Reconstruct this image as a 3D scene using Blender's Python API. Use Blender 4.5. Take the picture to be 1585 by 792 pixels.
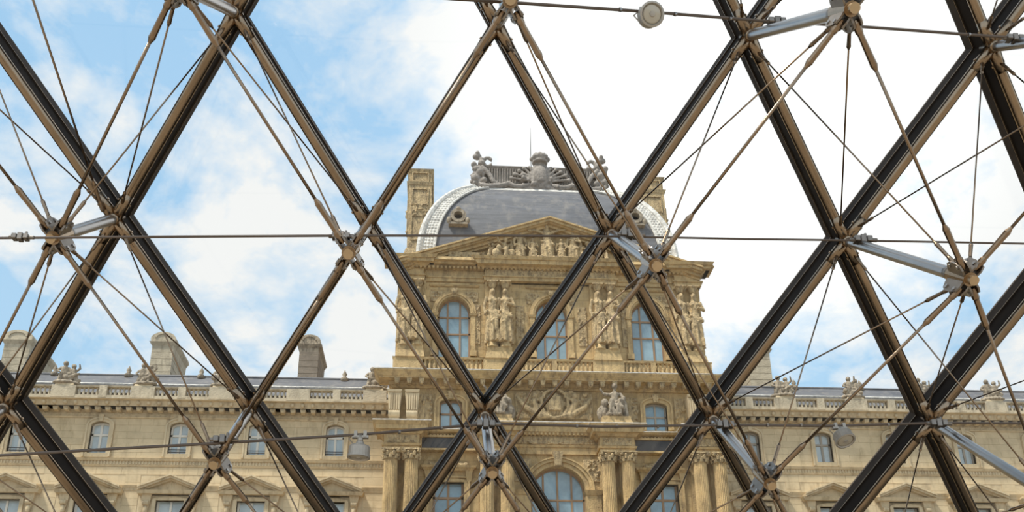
import bpy, bmesh, math, random
from mathutils import Vector, Matrix
random.seed(7)
for o in list(bpy.data.objects): bpy.data.objects.remove(o)
SC = bpy.context.scene
COL = SC.collection

# ------------------------------------------------------------------ camera
IMG_W, IMG_H = 1585.0, 792.0
FPX, PPX, PPY = 1518.69, 792.5, 615.1          # focal length and principal point in photo pixels
YAW, PITCH, ROLL = 0.0799, 0.40676, -0.01409
CAM = Vector((1.5856, -7.7218, 1.6304))
_f = Vector((math.sin(YAW)*math.cos(PITCH), math.cos(YAW)*math.cos(PITCH), math.sin(PITCH)))
_r = Vector((math.cos(YAW), -math.sin(YAW), 0))
_u = _r.cross(_f)
CR = math.cos(ROLL)*_r + math.sin(ROLL)*_u
CU = -math.sin(ROLL)*_r + math.cos(ROLL)*_u
CF = _f
cam_data = bpy.data.cameras.new('camera')
cam_data.sensor_fit = 'HORIZONTAL'; cam_data.sensor_width = 36.0
cam_data.lens = FPX/IMG_W*36.0
cam_data.shift_y = (PPY-IMG_H/2)/IMG_W
cam_data.shift_x = -(PPX-IMG_W/2)/IMG_W
cam_data.clip_start = 0.05; cam_data.clip_end = 2000
cam = bpy.data.objects.new('camera', cam_data); COL.objects.link(cam)
M = Matrix(((CR.x, CU.x, -CF.x, CAM.x), (CR.y, CU.y, -CF.y, CAM.y), (CR.z, CU.z, -CF.z, CAM.z), (0, 0, 0, 1)))
cam.matrix_world = M
SC.camera = cam

def ray(px, py):
    return CF + CR*((px-PPX)/FPX) - CU*((py-PPY)/FPX)
def project(P):
    q = Vector(P)-CAM
    w = q.dot(CF)
    return (PPX+FPX*q.dot(CR)/w, PPY-FPX*q.dot(CU)/w, w)

# ------------------------------------------------------------------ light
SUN_DIR = Vector((-0.42, -0.30, 0.86)).normalized()      # towards the sun: high, veiled by thin cloud
world = bpy.data.worlds.new('sky'); SC.world = world; world.use_nodes = True
nt = world.node_tree; nt.nodes.clear()
def wn(t, **k):
    n = nt.nodes.new(t)
    for a, b in k.items(): setattr(n, a, b)
    return n
def lk(a, b): nt.links.new(a, b)
tc = wn('ShaderNodeTexCoord'); sep = wn('ShaderNodeSeparateXYZ'); lk(tc.outputs['Generated'], sep.inputs[0])
zc = wn('ShaderNodeMath', operation='MAXIMUM'); lk(sep.outputs['Z'], zc.inputs[0]); zc.inputs[1].default_value = 0.0
za = wn('ShaderNodeMath', operation='ADD'); lk(zc.outputs[0], za.inputs[0]); za.inputs[1].default_value = 0.32
dx = wn('ShaderNodeMath', operation='DIVIDE'); lk(sep.outputs['X'], dx.inputs[0]); lk(za.outputs[0], dx.inputs[1])
dy = wn('ShaderNodeMath', operation='DIVIDE'); lk(sep.outputs['Y'], dy.inputs[0]); lk(za.outputs[0], dy.inputs[1])
cmb = wn('ShaderNodeCombineXYZ'); lk(dx.outputs[0], cmb.inputs[0]); lk(dy.outputs[0], cmb.inputs[1])
cmb.inputs[2].default_value = 6.9
n1 = wn('ShaderNodeTexNoise'); n1.inputs['Scale'].default_value = 4.6; n1.inputs['Detail'].default_value = 10; n1.inputs['Roughness'].default_value = 0.62; n1.inputs['Distortion'].default_value = 0.25
lk(cmb.outputs[0], n1.inputs['Vector'])
# thicker, brighter cloud bank at upper right of the view
vn = wn('ShaderNodeVectorMath', operation='DOT_PRODUCT'); lk(tc.outputs['Generated'], vn.inputs[0]); vn.inputs[1].default_value = Vector((0.27, 0.70, 0.66)).normalized()
glow = wn('ShaderNodeMapRange'); lk(vn.outputs['Value'], glow.inputs[0])
glow.inputs[1].default_value = 0.935; glow.inputs[2].default_value = 1.0; glow.inputs[3].default_value = 0.0; glow.inputs[4].default_value = 0.24
glow.interpolation_type = 'SMOOTHSTEP'
n2 = wn('ShaderNodeTexNoise'); n2.inputs['Scale'].default_value = 17.0; n2.inputs['Detail'].default_value = 6; n2.inputs['Roughness'].default_value = 0.55; n2.inputs['Distortion'].default_value = 0.4
lk(cmb.outputs[0], n2.inputs['Vector'])
nm1 = wn('ShaderNodeMath', operation='MULTIPLY_ADD'); lk(n2.outputs[0], nm1.inputs[0]); nm1.inputs[1].default_value = 0.30; nm1.inputs[2].default_value = -0.12
nm2 = wn('ShaderNodeMath', operation='ADD'); lk(n1.outputs[0], nm2.inputs[0]); lk(nm1.outputs[0], nm2.inputs[1])
ad = wn('ShaderNodeMath', operation='ADD'); lk(nm2.outputs[0], ad.inputs[0]); lk(glow.outputs[0], ad.inputs[1])
ramp = wn('ShaderNodeValToRGB'); lk(ad.outputs[0], ramp.inputs[0])
ramp.color_ramp.elements[0].position = 0.43; ramp.color_ramp.elements[0].color = (0, 0, 0, 1)
ramp.color_ramp.elements[1].position = 0.63; ramp.color_ramp.elements[1].color = (1, 1, 1, 1)
blue = wn('ShaderNodeMixRGB'); lk(zc.outputs[0], blue.inputs[0])
blue.inputs[1].default_value = (0.56, 0.80, 1.0, 1); blue.inputs[2].default_value = (0.34, 0.62, 0.96, 1)
mixc = wn('ShaderNodeMixRGB'); lk(ramp.outputs[0], mixc.inputs[0]); lk(blue.outputs[0], mixc.inputs[1]); mixc.inputs[2].default_value = (1.0, 1.0, 1.0, 1)
gs = wn('ShaderNodeMath', operation='MULTIPLY_ADD'); lk(glow.outputs[0], gs.inputs[0]); gs.inputs[1].default_value = 0.9; gs.inputs[2].default_value = 0.97
bg = wn('ShaderNodeBackground'); lk(mixc.outputs[0], bg.inputs[0]); lk(gs.outputs[0], bg.inputs[1])
wo = wn('ShaderNodeOutputWorld'); lk(bg.outputs[0], wo.inputs[0])

sd = bpy.data.lights.new('sun', 'SUN'); sd.energy = 4.6; sd.angle = math.radians(9); sd.color = (1.0, 0.94, 0.84)
sun = bpy.data.objects.new('sun', sd); COL.objects.link(sun)
sun.rotation_euler = SUN_DIR.to_track_quat('Z', 'Y').to_euler(); sun.location = (30, 60, 90)
SC.view_settings.view_transform = 'Standard'; SC.view_settings.look = 'None'
SC.view_settings.gamma = 1.0; SC.view_settings.use_curve_mapping = False
SC.view_settings.exposure = 0.06

# ------------------------------------------------------------------ materials
def mat(name, col, rough=0.7, metal=0.0, var=0.0, vscale=1.0, bump=0.0, bscale=8.0, stain_shade=None, spec=None, objvar=0.0, stretch=(1, 1, 1)):
    m = bpy.data.materials.new(name); m.use_nodes = True
    t = m.node_tree; b = t.nodes['Principled BSDF']
    b.inputs['Roughness'].default_value = rough; b.inputs['Metallic'].default_value = metal
    if spec is not None: b.inputs['Specular IOR Level'].default_value = spec
    b.inputs['Base Color'].default_value = (*col, 1)
    def N(k): return t.nodes.new(k)
    src = None
    if var or bump or stain_shade:
        g = N('ShaderNodeNewGeometry'); mp = N('ShaderNodeMapping'); mp.inputs['Scale'].default_value = stretch
        t.links.new(g.outputs['Position'], mp.inputs['Vector'])
    if var:
        n = N('ShaderNodeTexNoise'); n.inputs['Scale'].default_value = vscale; n.inputs['Detail'].default_value = 6; n.inputs['Roughness'].default_value = 0.65
        t.links.new(mp.outputs[0], n.inputs['Vector'])
        r = N('ShaderNodeValToRGB'); t.links.new(n.outputs[0], r.inputs[0])
        r.color_ramp.elements[0].position = 0.3; r.color_ramp.elements[1].position = 0.7
        r.color_ramp.elements[0].color = (*[c*(1-var) for c in col], 1); r.color_ramp.elements[1].color = (*[min(1, c*(1+var)) for c in col], 1)
        src = r.outputs[0]
    if stain_shade:
        sc, lo, hi, scale = stain_shade
        n = N('ShaderNodeTexNoise'); n.inputs['Scale'].default_value = scale; n.inputs['Detail'].default_value = 8; n.inputs['Roughness'].default_value = 0.7
        mp2 = N('ShaderNodeMapping'); mp2.inputs['Scale'].default_value = (1.6, 1.6, 0.45); t.links.new(g.outputs['Position'], mp2.inputs['Vector'])
        t.links.new(mp2.outputs[0], n.inputs['Vector'])
        mr = N('ShaderNodeMapRange'); t.links.new(n.outputs[0], mr.inputs[0]); mr.inputs[1].default_value = lo; mr.inputs[2].default_value = hi
        mx = N('ShaderNodeMixRGB'); t.links.new(mr.outputs[0], mx.inputs[0])
        if src: t.links.new(src, mx.inputs[1])
        else: mx.inputs[1].default_value = (*col, 1)
        mx.inputs[2].default_value = (*sc, 1); src = mx.outputs[0]
    if objvar:
        oi = N('ShaderNodeObjectInfo'); mr = N('ShaderNodeMapRange'); t.links.new(oi.outputs['Random'], mr.inputs[0])
        mr.inputs[3].default_value = 1-objvar; mr.inputs[4].default_value = 1+objvar
        mx = N('ShaderNodeVectorMath'); mx.operation = 'SCALE'
        if src: t.links.new(src, mx.inputs[0])
        else: mx.inputs[0].default_value = col
        t.links.new(mr.outputs[0], mx.inputs['Scale']); src = mx.outputs[0]
    if src: t.links.new(src, b.inputs['Base Color'])
    if bump:
        n = N('ShaderNodeTexNoise'); n.inputs['Scale'].default_value = bscale; n.inputs['Detail'].default_value = 6
        t.links.new(mp.outputs[0], n.inputs['Vector'])
        bp = N('ShaderNodeBump'); bp.inputs['Strength'].default_value = bump; bp.inputs['Distance'].default_value = 0.1
        t.links.new(n.outputs[0], bp.inputs['Height']); t.links.new(bp.outputs[0], b.inputs['Normal'])
    return m
MT = {}
MT['stone'] = mat('ochre_stone', (0.53, 0.372, 0.178), 0.85, var=0.24, vscale=0.9, bump=0.5, bscale=9, stain_shade=((0.17, 0.115, 0.060), 0.47, 0.76, 1.7))  # weathering mottle, deepened in colour to stand in for recess shade
MT['carved'] = mat('carved_stone', (0.54, 0.395, 0.21), 0.85, var=0.28, vscale=2.2, bump=0.8, bscale=12, stain_shade=((0.13, 0.092, 0.055), 0.44, 0.70, 3.6))  # dark mottle: weathering plus painted contrast for shade in the crevices
MT['pale'] = mat('pale_stone', (0.60, 0.475, 0.30), 0.85, var=0.12, vscale=0.6, bump=0.2, bscale=5, stain_shade=((0.27, 0.195, 0.11), 0.49, 0.78, 1.3))
MT['block'] = mat('ashlar_block', (0.62, 0.485, 0.30), 0.85, var=0.12, vscale=0.8, bump=0.15, bscale=6, objvar=0.06, stain_shade=((0.36, 0.265, 0.15), 0.52, 0.82, 0.9))
MT['pblock'] = mat('ochre_ashlar_block', (0.54, 0.383, 0.185), 0.85, var=0.20, vscale=0.9, bump=0.3, bscale=8, objvar=0.10, stain_shade=((0.18, 0.125, 0.065), 0.50, 0.78, 1.6))
MT['parapet'] = mat('grey_parapet_stone', (0.47, 0.40, 0.29), 0.88, var=0.2, vscale=1.2, bump=0.4, bscale=8, stain_shade=((0.17, 0.14, 0.10), 0.50, 0.78, 1.2))
MT['grey_stone'] = mat('weathered_grey_stone', (0.37, 0.305, 0.225), 0.9, var=0.3, vscale=1.8, bump=0.6, bscale=8, stain_shade=((0.10, 0.08, 0.06), 0.44, 0.68, 3.0))
MT['slate'] = mat('slate', (0.112, 0.114, 0.126), 0.7, var=0.28, vscale=0.8, bump=0.35, bscale=3, stretch=(0.5, 0.5, 3.0), stain_shade=((0.25, 0.225, 0.20), 0.50, 0.80, 0.8))
MT['lead'] = mat('lead_flashing', (0.60, 0.575, 0.53), 0.7, var=0.40, vscale=3.0, bump=0.9, bscale=4)
MT['crest'] = mat('crest_lead', (0.27, 0.235, 0.205), 0.7, var=0.35, vscale=2.5, bump=0.6, bscale=6)
MT['brown_wood'] = mat('brown_joinery', (0.30, 0.185, 0.10), 0.6, var=0.12, vscale=2)
MT['white_wood'] = mat('white_joinery', (0.78, 0.72, 0.62), 0.6)
MT['grey_wood'] = mat('grey_joinery', (0.34, 0.29, 0.23), 0.6)
MT['black_marble'] = mat('dark_marble', (0.045, 0.04, 0.038), 0.35, var=0.3, vscale=1.5)
MT['iron'] = mat('dark_iron', (0.03, 0.03, 0.035), 0.6)
MT['wglass'] = mat('window_glass', (0.25, 0.37, 0.44), 0.08, var=0.35, vscale=0.35, spec=0.8)  # pale blue of the reflected sky is painted into the base colour
MT['pglass'] = mat('pale_window_glass', (0.47, 0.54, 0.56), 0.08, var=0.25, vscale=0.35, spec=0.8)  # lighter tint, sky reflection again put into the colour
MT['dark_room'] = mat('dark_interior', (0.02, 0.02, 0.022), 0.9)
MT['brown'] = mat('warm_reflection_steel', (0.36, 0.268, 0.182), 0.22, metal=1.0, var=0.18, vscale=3)  # stainless steel; its brown reflection of warm stone is painted into the colour
MT['rod'] = mat('rod_steel', (0.34, 0.245, 0.165), 0.28, metal=1.0, var=0.12, vscale=5)
MT['steel'] = mat('brushed_steel', (0.40, 0.385, 0.37), 0.30, metal=1.0, var=0.08, vscale=4)
MT['plate'] = mat('plate_steel', (0.30, 0.265, 0.23), 0.42, metal=1.0, var=0.15, vscale=8)
MT['pin'] = mat('brass_pin', (0.62, 0.47, 0.30), 0.40, metal=1.0, var=0.1, vscale=8)
MT['fin'] = mat('dark_mullion', (0.022, 0.016, 0.012), 0.75, var=0.2, vscale=6, spec=0.15)
MT['flange'] = mat('mullion_flange', (0.070, 0.054, 0.042), 0.7, var=0.15, vscale=6, spec=0.2)
MT['cable'] = mat('cable_sheath', (0.14, 0.105, 0.08), 0.5)
MT['lampbody'] = mat('lamp_housing', (0.50, 0.46, 0.40), 0.45, metal=0.4, var=0.1, vscale=10)
MT['lens'] = mat('lamp_lens', (0.55, 0.50, 0.40), 0.1, spec=0.8)
MT['paving'] = mat('courtyard_paving', (0.24, 0.20, 0.15), 0.8, var=0.1, vscale=0.5)
# clear glazing: mostly see-through, mirror-like at a slant
g = bpy.data.materials.new('clear_glazing'); g.use_nodes = True; t = g.node_tree; t.nodes.clear()
fr = t.nodes.new('ShaderNodeFresnel'); fr.inputs[0].default_value = 1.45
tr = t.nodes.new('ShaderNodeBsdfTransparent'); tr.inputs[0].default_value = (0.965, 0.975, 0.97, 1)
gl = t.nodes.new('ShaderNodeBsdfGlossy'); gl.inputs['Roughness'].default_value = 0.02
mx = t.nodes.new('ShaderNodeMixShader'); ou = t.nodes.new('ShaderNodeOutputMaterial')
t.links.new(fr.outputs[0], mx.inputs[0]); t.links.new(tr.outputs[0], mx.inputs[1]); t.links.new(gl.outputs[0], mx.inputs[2]); t.links.new(mx.outputs[0], ou.inputs[0])
MT['glazing'] = g

# ------------------------------------------------------------------ builders
ORG = {}                                   # world origin of every object made here
def tag(o, label=None, cat=None, group=None, kind=None):
    if label: o['label'] = label
    if cat: o['category'] = cat
    if group: o['group'] = group
    if kind: o['kind'] = kind
    return o
def thing(name, loc, label, cat, group=None):
    o = bpy.data.objects.new(name, None); o.empty_display_size = 0.3; o.location = loc; COL.objects.link(o); ORG[o.name] = Vector(loc)
    return tag(o, label, cat, group)
def put(name, mesh, loc, parent=None, rot=None, scale=None):
    o = bpy.data.objects.new(name, mesh); COL.objects.link(o)
    loc = Vector(loc); ORG[o.name] = loc.copy()
    if parent: o.parent = parent; loc = loc-ORG[parent.name]
    o.location = loc
    if rot is not None: o.rotation_euler = rot
    if scale is not None: o.scale = scale
    return o
class MB:
    def __init__(s): s.v = []; s.f = []
    def add(s, vs, fs):
        n = len(s.v); s.v += [tuple(v) for v in vs]; s.f += [tuple(i+n for i in f) for f in fs]; return s
    def box(s, x0, x1, y0, y1, z0, z1):
        return s.add([(x0,y0,z0),(x1,y0,z0),(x1,y1,z0),(x0,y1,z0),(x0,y0,z1),(x1,y0,z1),(x1,y1,z1),(x0,y1,z1)],
            [(0,3,2,1),(4,5,6,7),(0,1,5,4),(1,2,6,5),(2,3,7,6),(3,0,4,7)])
    def frus(s, x0, x1, y0, y1, z0, z1, p0, p1):      # box whose sides and front (-y) flare by p0 below and p1 above
        return s.add([(x0-p0,y0-p0,z0),(x1+p0,y0-p0,z0),(x1+p0,y1,z0),(x0-p0,y1,z0),(x0-p1,y0-p1,z1),(x1+p1,y0-p1,z1),(x1+p1,y1,z1),(x0-p1,y1,z1)],
            [(0,3,2,1),(4,5,6,7),(0,1,5,4),(1,2,6,5),(2,3,7,6),(3,0,4,7)])
    def prism(s, pts, y0, y1):                         # xz polygon (counter-clockwise seen from -y) pushed along y
        n = len(pts)
        vs = [(x, y0, z) for x, z in pts]+[(x, y1, z) for x, z in pts]
        fs = [tuple(range(n)), tuple(range(2*n-1, n-1, -1))]+[(i, i+n, (i+1) % n+n, (i+1) % n) for i in range(n)]
        return s.add(vs, fs)
    def band(s, inner, outer, y0, y1, closed=False):   # strip between two xz paths, pushed along y
        n = len(inner); vs = []
        for (a, b), (c, d) in zip(inner, outer): vs += [(a, y0, b), (c, y0, d), (c, y1, d), (a, y1, b)]
        fs = []
        for i in range(n-1 if not closed else n):
            j = (i+1) % n
            for k in range(4): fs.append((4*i+k, 4*j+k, 4*j+(k+1) % 4, 4*i+(k+1) % 4))
        if not closed: fs += [(0, 1, 2, 3), (4*n-4, 4*n-1, 4*n-2, 4*n-3)]
        return s.add(vs, fs)
    def chain(s, pts, rad, n=10, caps=True):
        pts = [Vector(p) for p in pts]; vs = []; fs = []
        up = None
        for i, p in enumerate(pts):
            d = (pts[min(i+1, len(pts)-1)]-pts[max(i-1, 0)]).normalized()
            if up is None:
                up = Vector((0, 0, 1)) if abs(d.z) < 0.9 else Vector((0, 1, 0))
            a = d.cross(up).normalized(); b = d.cross(a).normalized(); up = -b if False else up
            for k in range(n):
                t = 2*math.pi*k/n; vs.append(p+rad[i]*(math.cos(t)*a+math.sin(t)*b))
        for i in range(len(pts)-1):
            for k in range(n): fs.append((i*n+k, i*n+(k+1) % n, (i+1)*n+(k+1) % n, (i+1)*n+k))
        if caps: fs += [tuple(range(n-1, -1, -1)), tuple((len(pts)-1)*n+k for k in range(n))]
        return s.add(vs, fs)
    def tube(s, p, q, r, r2=None, n=10): return s.chain([p, q], [r, r if r2 is None else r2], n)
    def lathe(s, c, prof, n=16, flute=None):
        vs = []; fs = []
        for r, z in prof:
            for k in range(n):
                rr = r*(1-flute) if (flute and k % 2) else r
                t = 2*math.pi*k/n; vs.append((c[0]+rr*math.cos(t), c[1]+rr*math.sin(t), c[2]+z))
        m = len(prof)
        for i in range(m-1):
            for k in range(n): fs.append((i*n+k, i*n+(k+1) % n, (i+1)*n+(k+1) % n, (i+1)*n+k))
        fs += [tuple(range(n-1, -1, -1)), tuple((m-1)*n+k for k in range(n))]
        return s.add(vs, fs)
    def ell(s, c, r, nu=10, nv=7):
        if not hasattr(r, '__len__'): r = (r, r, r)
        vs = [(c[0], c[1], c[2]-r[2])]; fs = []
        for j in range(1, nv):
            ph = -math.pi/2+math.pi*j/nv
            for k in range(nu):
                t = 2*math.pi*k/nu
                vs.append((c[0]+r[0]*math.cos(ph)*math.cos(t), c[1]+r[1]*math.cos(ph)*math.sin(t), c[2]+r[2]*math.sin(ph)))
        vs.append((c[0], c[1], c[2]+r[2])); L = len(vs)-1
        for k in range(nu):
            fs.append((0, 1+(k+1) % nu, 1+k)); fs.append((L, 1+(nv-2)*nu+k, 1+(nv-2)*nu+(k+1) % nu))
            for j in range(nv-2): fs.append((1+j*nu+k, 1+j*nu+(k+1) % nu, 1+(j+1)*nu+(k+1) % nu, 1+(j+1)*nu+k))
        return s.add(vs, fs)
    def cap(s, p, q, r1, r2=None, n=9):                # rounded limb
        r2 = r1 if r2 is None else r2
        s.tube(p, q, r1, r2, n); s.ell(p, r1, n, 6); s.ell(q, r2, n, 6); return s
    def mesh(s, name, m, off=(0, 0, 0), smooth=False):
        me = bpy.data.meshes.new(name); ox, oy, oz = off
        me.from_pydata([(x-ox, y-oy, z-oz) for x, y, z in s.v], [], s.f)
        bm = bmesh.new(); bm.from_mesh(me); bmesh.ops.recalc_face_normals(bm, faces=bm.faces); bm.to_mesh(me); bm.free()
        if smooth:
            for p in me.polygons: p.use_smooth = True
        if m: me.materials.append(m if not isinstance(m, str) else MT[m])
        return me
    def build(s, name, m, parent=None, smooth=False, bevel=0):
        c = ORG[parent.name] if parent else Vector((0, 0, 0))
        if not parent:                                 # own origin at the base centre
            xs = [v[0] for v in s.v]; ys = [v[1] for v in s.v]; zs = [v[2] for v in s.v]
            c = Vector(((min(xs)+max(xs))/2, (min(ys)+max(ys))/2, min(zs)))
        o = put(name, s.mesh(name, m, c, smooth), c, parent)
        if bevel:
            b = o.modifiers.new('bevel', 'BEVEL'); b.width = bevel; b.segments = 1; b.limit_method = 'ANGLE'
        return o
def fuse(mb, name, m, voxel, rough=0.0, smooth=True, decimate=None):
    """overlapping closed shapes -> one continuous carved surface"""
    me = mb.mesh(name, m); o = bpy.data.objects.new(name, me); COL.objects.link(o)
    r = o.modifiers.new('r', 'REMESH'); r.mode = 'VOXEL'; r.voxel_size = voxel
    sm = o.modifiers.new('s', 'SMOOTH'); sm.iterations = 1; sm.factor = 0.4
    if rough:
        tx = bpy.data.textures.new(name, 'CLOUDS'); tx.noise_scale = voxel*5
        d = o.modifiers.new('d', 'DISPLACE'); d.texture = tx; d.strength = rough; d.mid_level = 0.5
    dg = bpy.context.evaluated_depsgraph_get(); dg.update()
    out = bpy.data.meshes.new_from_object(o.evaluated_get(dg))
    bpy.data.objects.remove(o)
    out.name = name
    for p in out.polygons: p.use_smooth = smooth
    if not out.materials: out.materials.append(MT[m])
    return out
# ------------------------------------------------------------------ the palace: sizes read off the photograph on its facade plane
F = 57.3                                    # facade plane of the pavilion
def at(px, py, d=0.0):                      # pixel -> (x, z) on the plane standing d metres before the pavilion facade
    r = ray(px, py); t = (F-d-CAM.y)/r.y; q = CAM+r*t
    return q.x, q.z
def zt(py, d=0.0, px=850): return at(px, py, d)[1]
XC = 9.83
def Y(d): return F-d
def arc(cx, w, zs, rise, n=14, off=0.0):    # arch curve from right springing over the crown to the left
    return [(cx+(w/2+off)*math.cos(math.pi*i/n), zs+(rise+off)*math.sin(math.pi*i/n)) for i in range(n+1)]
def holes_wall(mb, x0, x1, z0, z1, d0, d1, holes):
    """rectangles round the openings (cx, w, zb, zspring, rise); arched heads are filled by spandrels"""
    xs = sorted({x0, x1}|{h[0]-h[1]/2 for h in holes}|{h[0]+h[1]/2 for h in holes})
    for a, b in zip(xs, xs[1:]):
        if b-a < 1e-4: continue
        m = (a+b)/2; cuts = sorted((h[2], h[3]+h[4]) for h in holes if h[0]-h[1]/2 < m < h[0]+h[1]/2)
        z = z0
        for lo, hi in cuts:
            if lo > z: mb.box(a, b, Y(d1), Y(d0), z, min(lo, z1))
            z = max(z, hi)
        if z < z1: mb.box(a, b, Y(d1), Y(d0), z, z1)
    for cx, w, zb, zs, rise in holes:
        if rise > 0.01 and zs+rise <= z1+0.01:
            c = arc(cx, w, zs, rise)
            for half in (c[:8], c[7:]):
                sgn = 1 if half is not c[7:] and half[0][0] > cx+0.01 else -1
                corner = (cx+sgn*w/2, zs+rise)
                for p, q in zip(half, half[1:]):
                    mb.prism([p, corner, q] if sgn > 0 else [p, corner, q], Y(d1), Y(d0))
def surround(mb, cx, w, zb, zs, rise, bandw, d0, d1, n=14):
    i = [(cx+w/2, zb)]+arc(cx, w, zs, rise, n)+[(cx-w/2, zb)]
    o = [(cx+w/2+bandw, zb)]+arc(cx, w, zs, rise, n, bandw)+[(cx-w/2-bandw, zb)]
    mb.band(i, o, Y(d1), Y(d0))
def window(parent, cx, w, zb, zs, rise, d, m, cols, rows, bar=0.10, frame=0.14, glass='wglass'):
    """a casement: frame with bars (part) and one pane per light (sub-parts)"""
    def top(x): return zs+rise*math.sqrt(max(0, 1-((x-cx)/(w/2))**2)) if rise > 0.01 else zs
    mb = MB(); surround(mb, cx, w-2*frame, zb, zs, max(rise-frame, 0.001), frame, d-0.08, d+0.06)
    mb.box(cx-w/2, cx+w/2, Y(d+0.05), Y(d-0.08), zb, zb+frame)
    xs = [cx-w/2+w*c for c in cols]
    for x in xs[1:-1]: mb.box(x-bar/2, x+bar/2, Y(d+0.05), Y(d-0.08), zb+0.02, top(x)-0.02)
    zr = [zb]+list(rows)
    for z in rows:
        hw = w/2
        if z > zs and rise > 0.01: hw = w/2*math.sqrt(max(0, 1-((z-zs)/rise)**2))
        mb.box(cx-hw, cx+hw, Y(d+0.06), Y(d-0.08), z-bar/2, z+bar/2)
    o = mb.build('window', m, parent)
    zr.append(None)
    for a, b in zip(xs, xs[1:]):
        for k in range(len(zr)-1):
            z0, z1 = zr[k], zr[k+1]
            if z1 is None: pts = [(a, z0), (b, z0)]+[(x, max(top(x), z0+0.02)) for x in [b+(a-b)*i/6 for i in range(7)]]
            else: pts = [(a, z0), (b, z0), (b, min(z1, top(b))), (a, min(z1, top(a)))]
            MB().prism(pts, Y(d-0.02), Y(d-0.05)).build('pane', glass, o)
    return o
UNIT = MB().box(-0.5, 0.5, -0.5, 0.5, -0.5, 0.5)
BLK = {k: UNIT.mesh('stone_block', k) for k in ('block', 'pblock')}
def ashlar(parent, x0, x1, z0, z1, d, holes, h, length, m, depth=0.06):
    """individual wall blocks standing a little proud of the backing, joints open between them"""
    n = max(1, round((z1-z0)/h)); h = (z1-z0)/n; gap = 0.014
    for r in range(n):
        a, b = z0+r*h, z0+(r+1)*h
        iv = [(x0, x1)]
        for (hx0, hx1, hz0, hz1) in holes:
            if hz0 < b-0.05 and hz1 > a+0.05:
                new = []
                for p, q in iv:
                    if hx1 <= p or hx0 >= q: new.append((p, q)); continue
                    if hx0 > p: new.append((p, hx0))
                    if hx1 < q: new.append((hx1, q))
                iv = new
        for p, q in iv:
            k = max(1, round((q-p)/length)); cuts = [p+(q-p)*i/k for i in range(k+1)]
            if r % 2 and k > 1: cuts = [p]+[(cuts[i]+cuts[i+1])/2 for i in range(k)]+[q]
            for u, v in zip(cuts, cuts[1:]):
                if v-u < 0.1: continue
                put('stone_block', BLK[m], ((u+v)/2, Y(d+0.025-depth/2), (a+b)/2), parent, scale=(v-u-gap, depth, h-gap))

# -------- carved figures, height 1, front towards -y
def fig_standing(seed=0, arms=0, head=True):
    R = random.Random(seed); b = MB(); n = 60
    prof = [(0.135, 0.0), (0.13, 0.1), (0.122, 0.25), (0.118, 0.4), (0.108, 0.5), (0.085, 0.58), (0.078, 0.62)]
    vs = []; fs = []; ph = R.random()*6
    for i, (r, z) in enumerate(prof):
        for k in range(n):
            t = 2*math.pi*k/n; fold = 1+(0.24*math.sin(7*t+ph+2.2*z)+0.07*math.sin(15*t+ph))*(1-z/0.80)
            vs.append((r*fold*math.cos(t), 0.78*r*fold*math.sin(t), z))
    for i in range(len(prof)-1):
        for k in range(n): fs.append((i*n+k, i*n+(k+1) % n, (i+1)*n+(k+1) % n, (i+1)*n+k))
    fs += [tuple(range(n-1, -1, -1)), tuple((len(prof)-1)*n+k for k in range(n))]
    b.add(vs, fs)
    s = 1 if seed % 2 else -1
    b.cap((s*0.05, -0.06, 0.30), (s*0.045, -0.03, 0.52), 0.052, 0.066)          # forward leg under the cloth
    b.cap((s*0.05, -0.06, 0.30), (s*0.055, -0.05, 0.05), 0.048, 0.034)
    b.ell((s*0.055, -0.11, 0.015), (0.03, 0.06, 0.02))
    b.cap((0, 0, 0.56), (0, 0, 0.70), 0.072, 0.082); b.ell((0, 0, 0.765), (0.105, 0.062, 0.06))
    b.ell((0.04, -0.055, 0.735), 0.035); b.ell((-0.04, -0.055, 0.735), 0.035)
    b.cap((-0.11, -0.05, 0.54), (0.12, -0.07, 0.44), 0.028, 0.035); b.cap((0.11, -0.05, 0.50), (-0.04, -0.10, 0.34), 0.022, 0.02)
    if arms == 0: A = [((0.115, 0, 0.79), (0.165, 0.0, 0.64), (0.13, -0.09, 0.53)), ((-0.115, 0, 0.79), (-0.16, 0.0, 0.64), (-0.15, -0.05, 0.48))]
    elif arms == 1: A = [((0.115, 0, 0.79), (0.17, -0.02, 0.66), (0.06, -0.10, 0.66)), ((-0.115, 0, 0.79), (-0.15, 0.0, 0.64), (-0.12, -0.06, 0.50))]
    else: A = [((0.115, 0, 0.79), (0.24, -0.03, 0.83), (0.37, -0.05, 0.84)), ((-0.115, 0, 0.79), (-0.24, -0.03, 0.82), (-0.36, -0.05, 0.80))]
    for p, q, r in A:
        b.cap(p, q, 0.036, 0.030); b.cap(q, r, 0.029, 0.021); b.ell(r, (0.024, 0.03, 0.026))
    if head:
        b.cap((0, 0, 0.80), (0, -0.005, 0.87), 0.034, 0.032); b.ell((0, -0.012, 0.915), (0.045, 0.054, 0.062))
        b.ell((0, -0.066, 0.91), (0.009, 0.012, 0.014)); b.ell((0, 0.012, 0.935), (0.056, 0.055, 0.055)); b.ell((0.0, 0.06, 0.905), 0.03)
        b.cap((0.045, 0.02, 0.90), (0.05, 0.0, 0.81), 0.016); b.cap((-0.045, 0.02, 0.90), (-0.05, 0.0, 0.81), 0.016)
    return b
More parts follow.
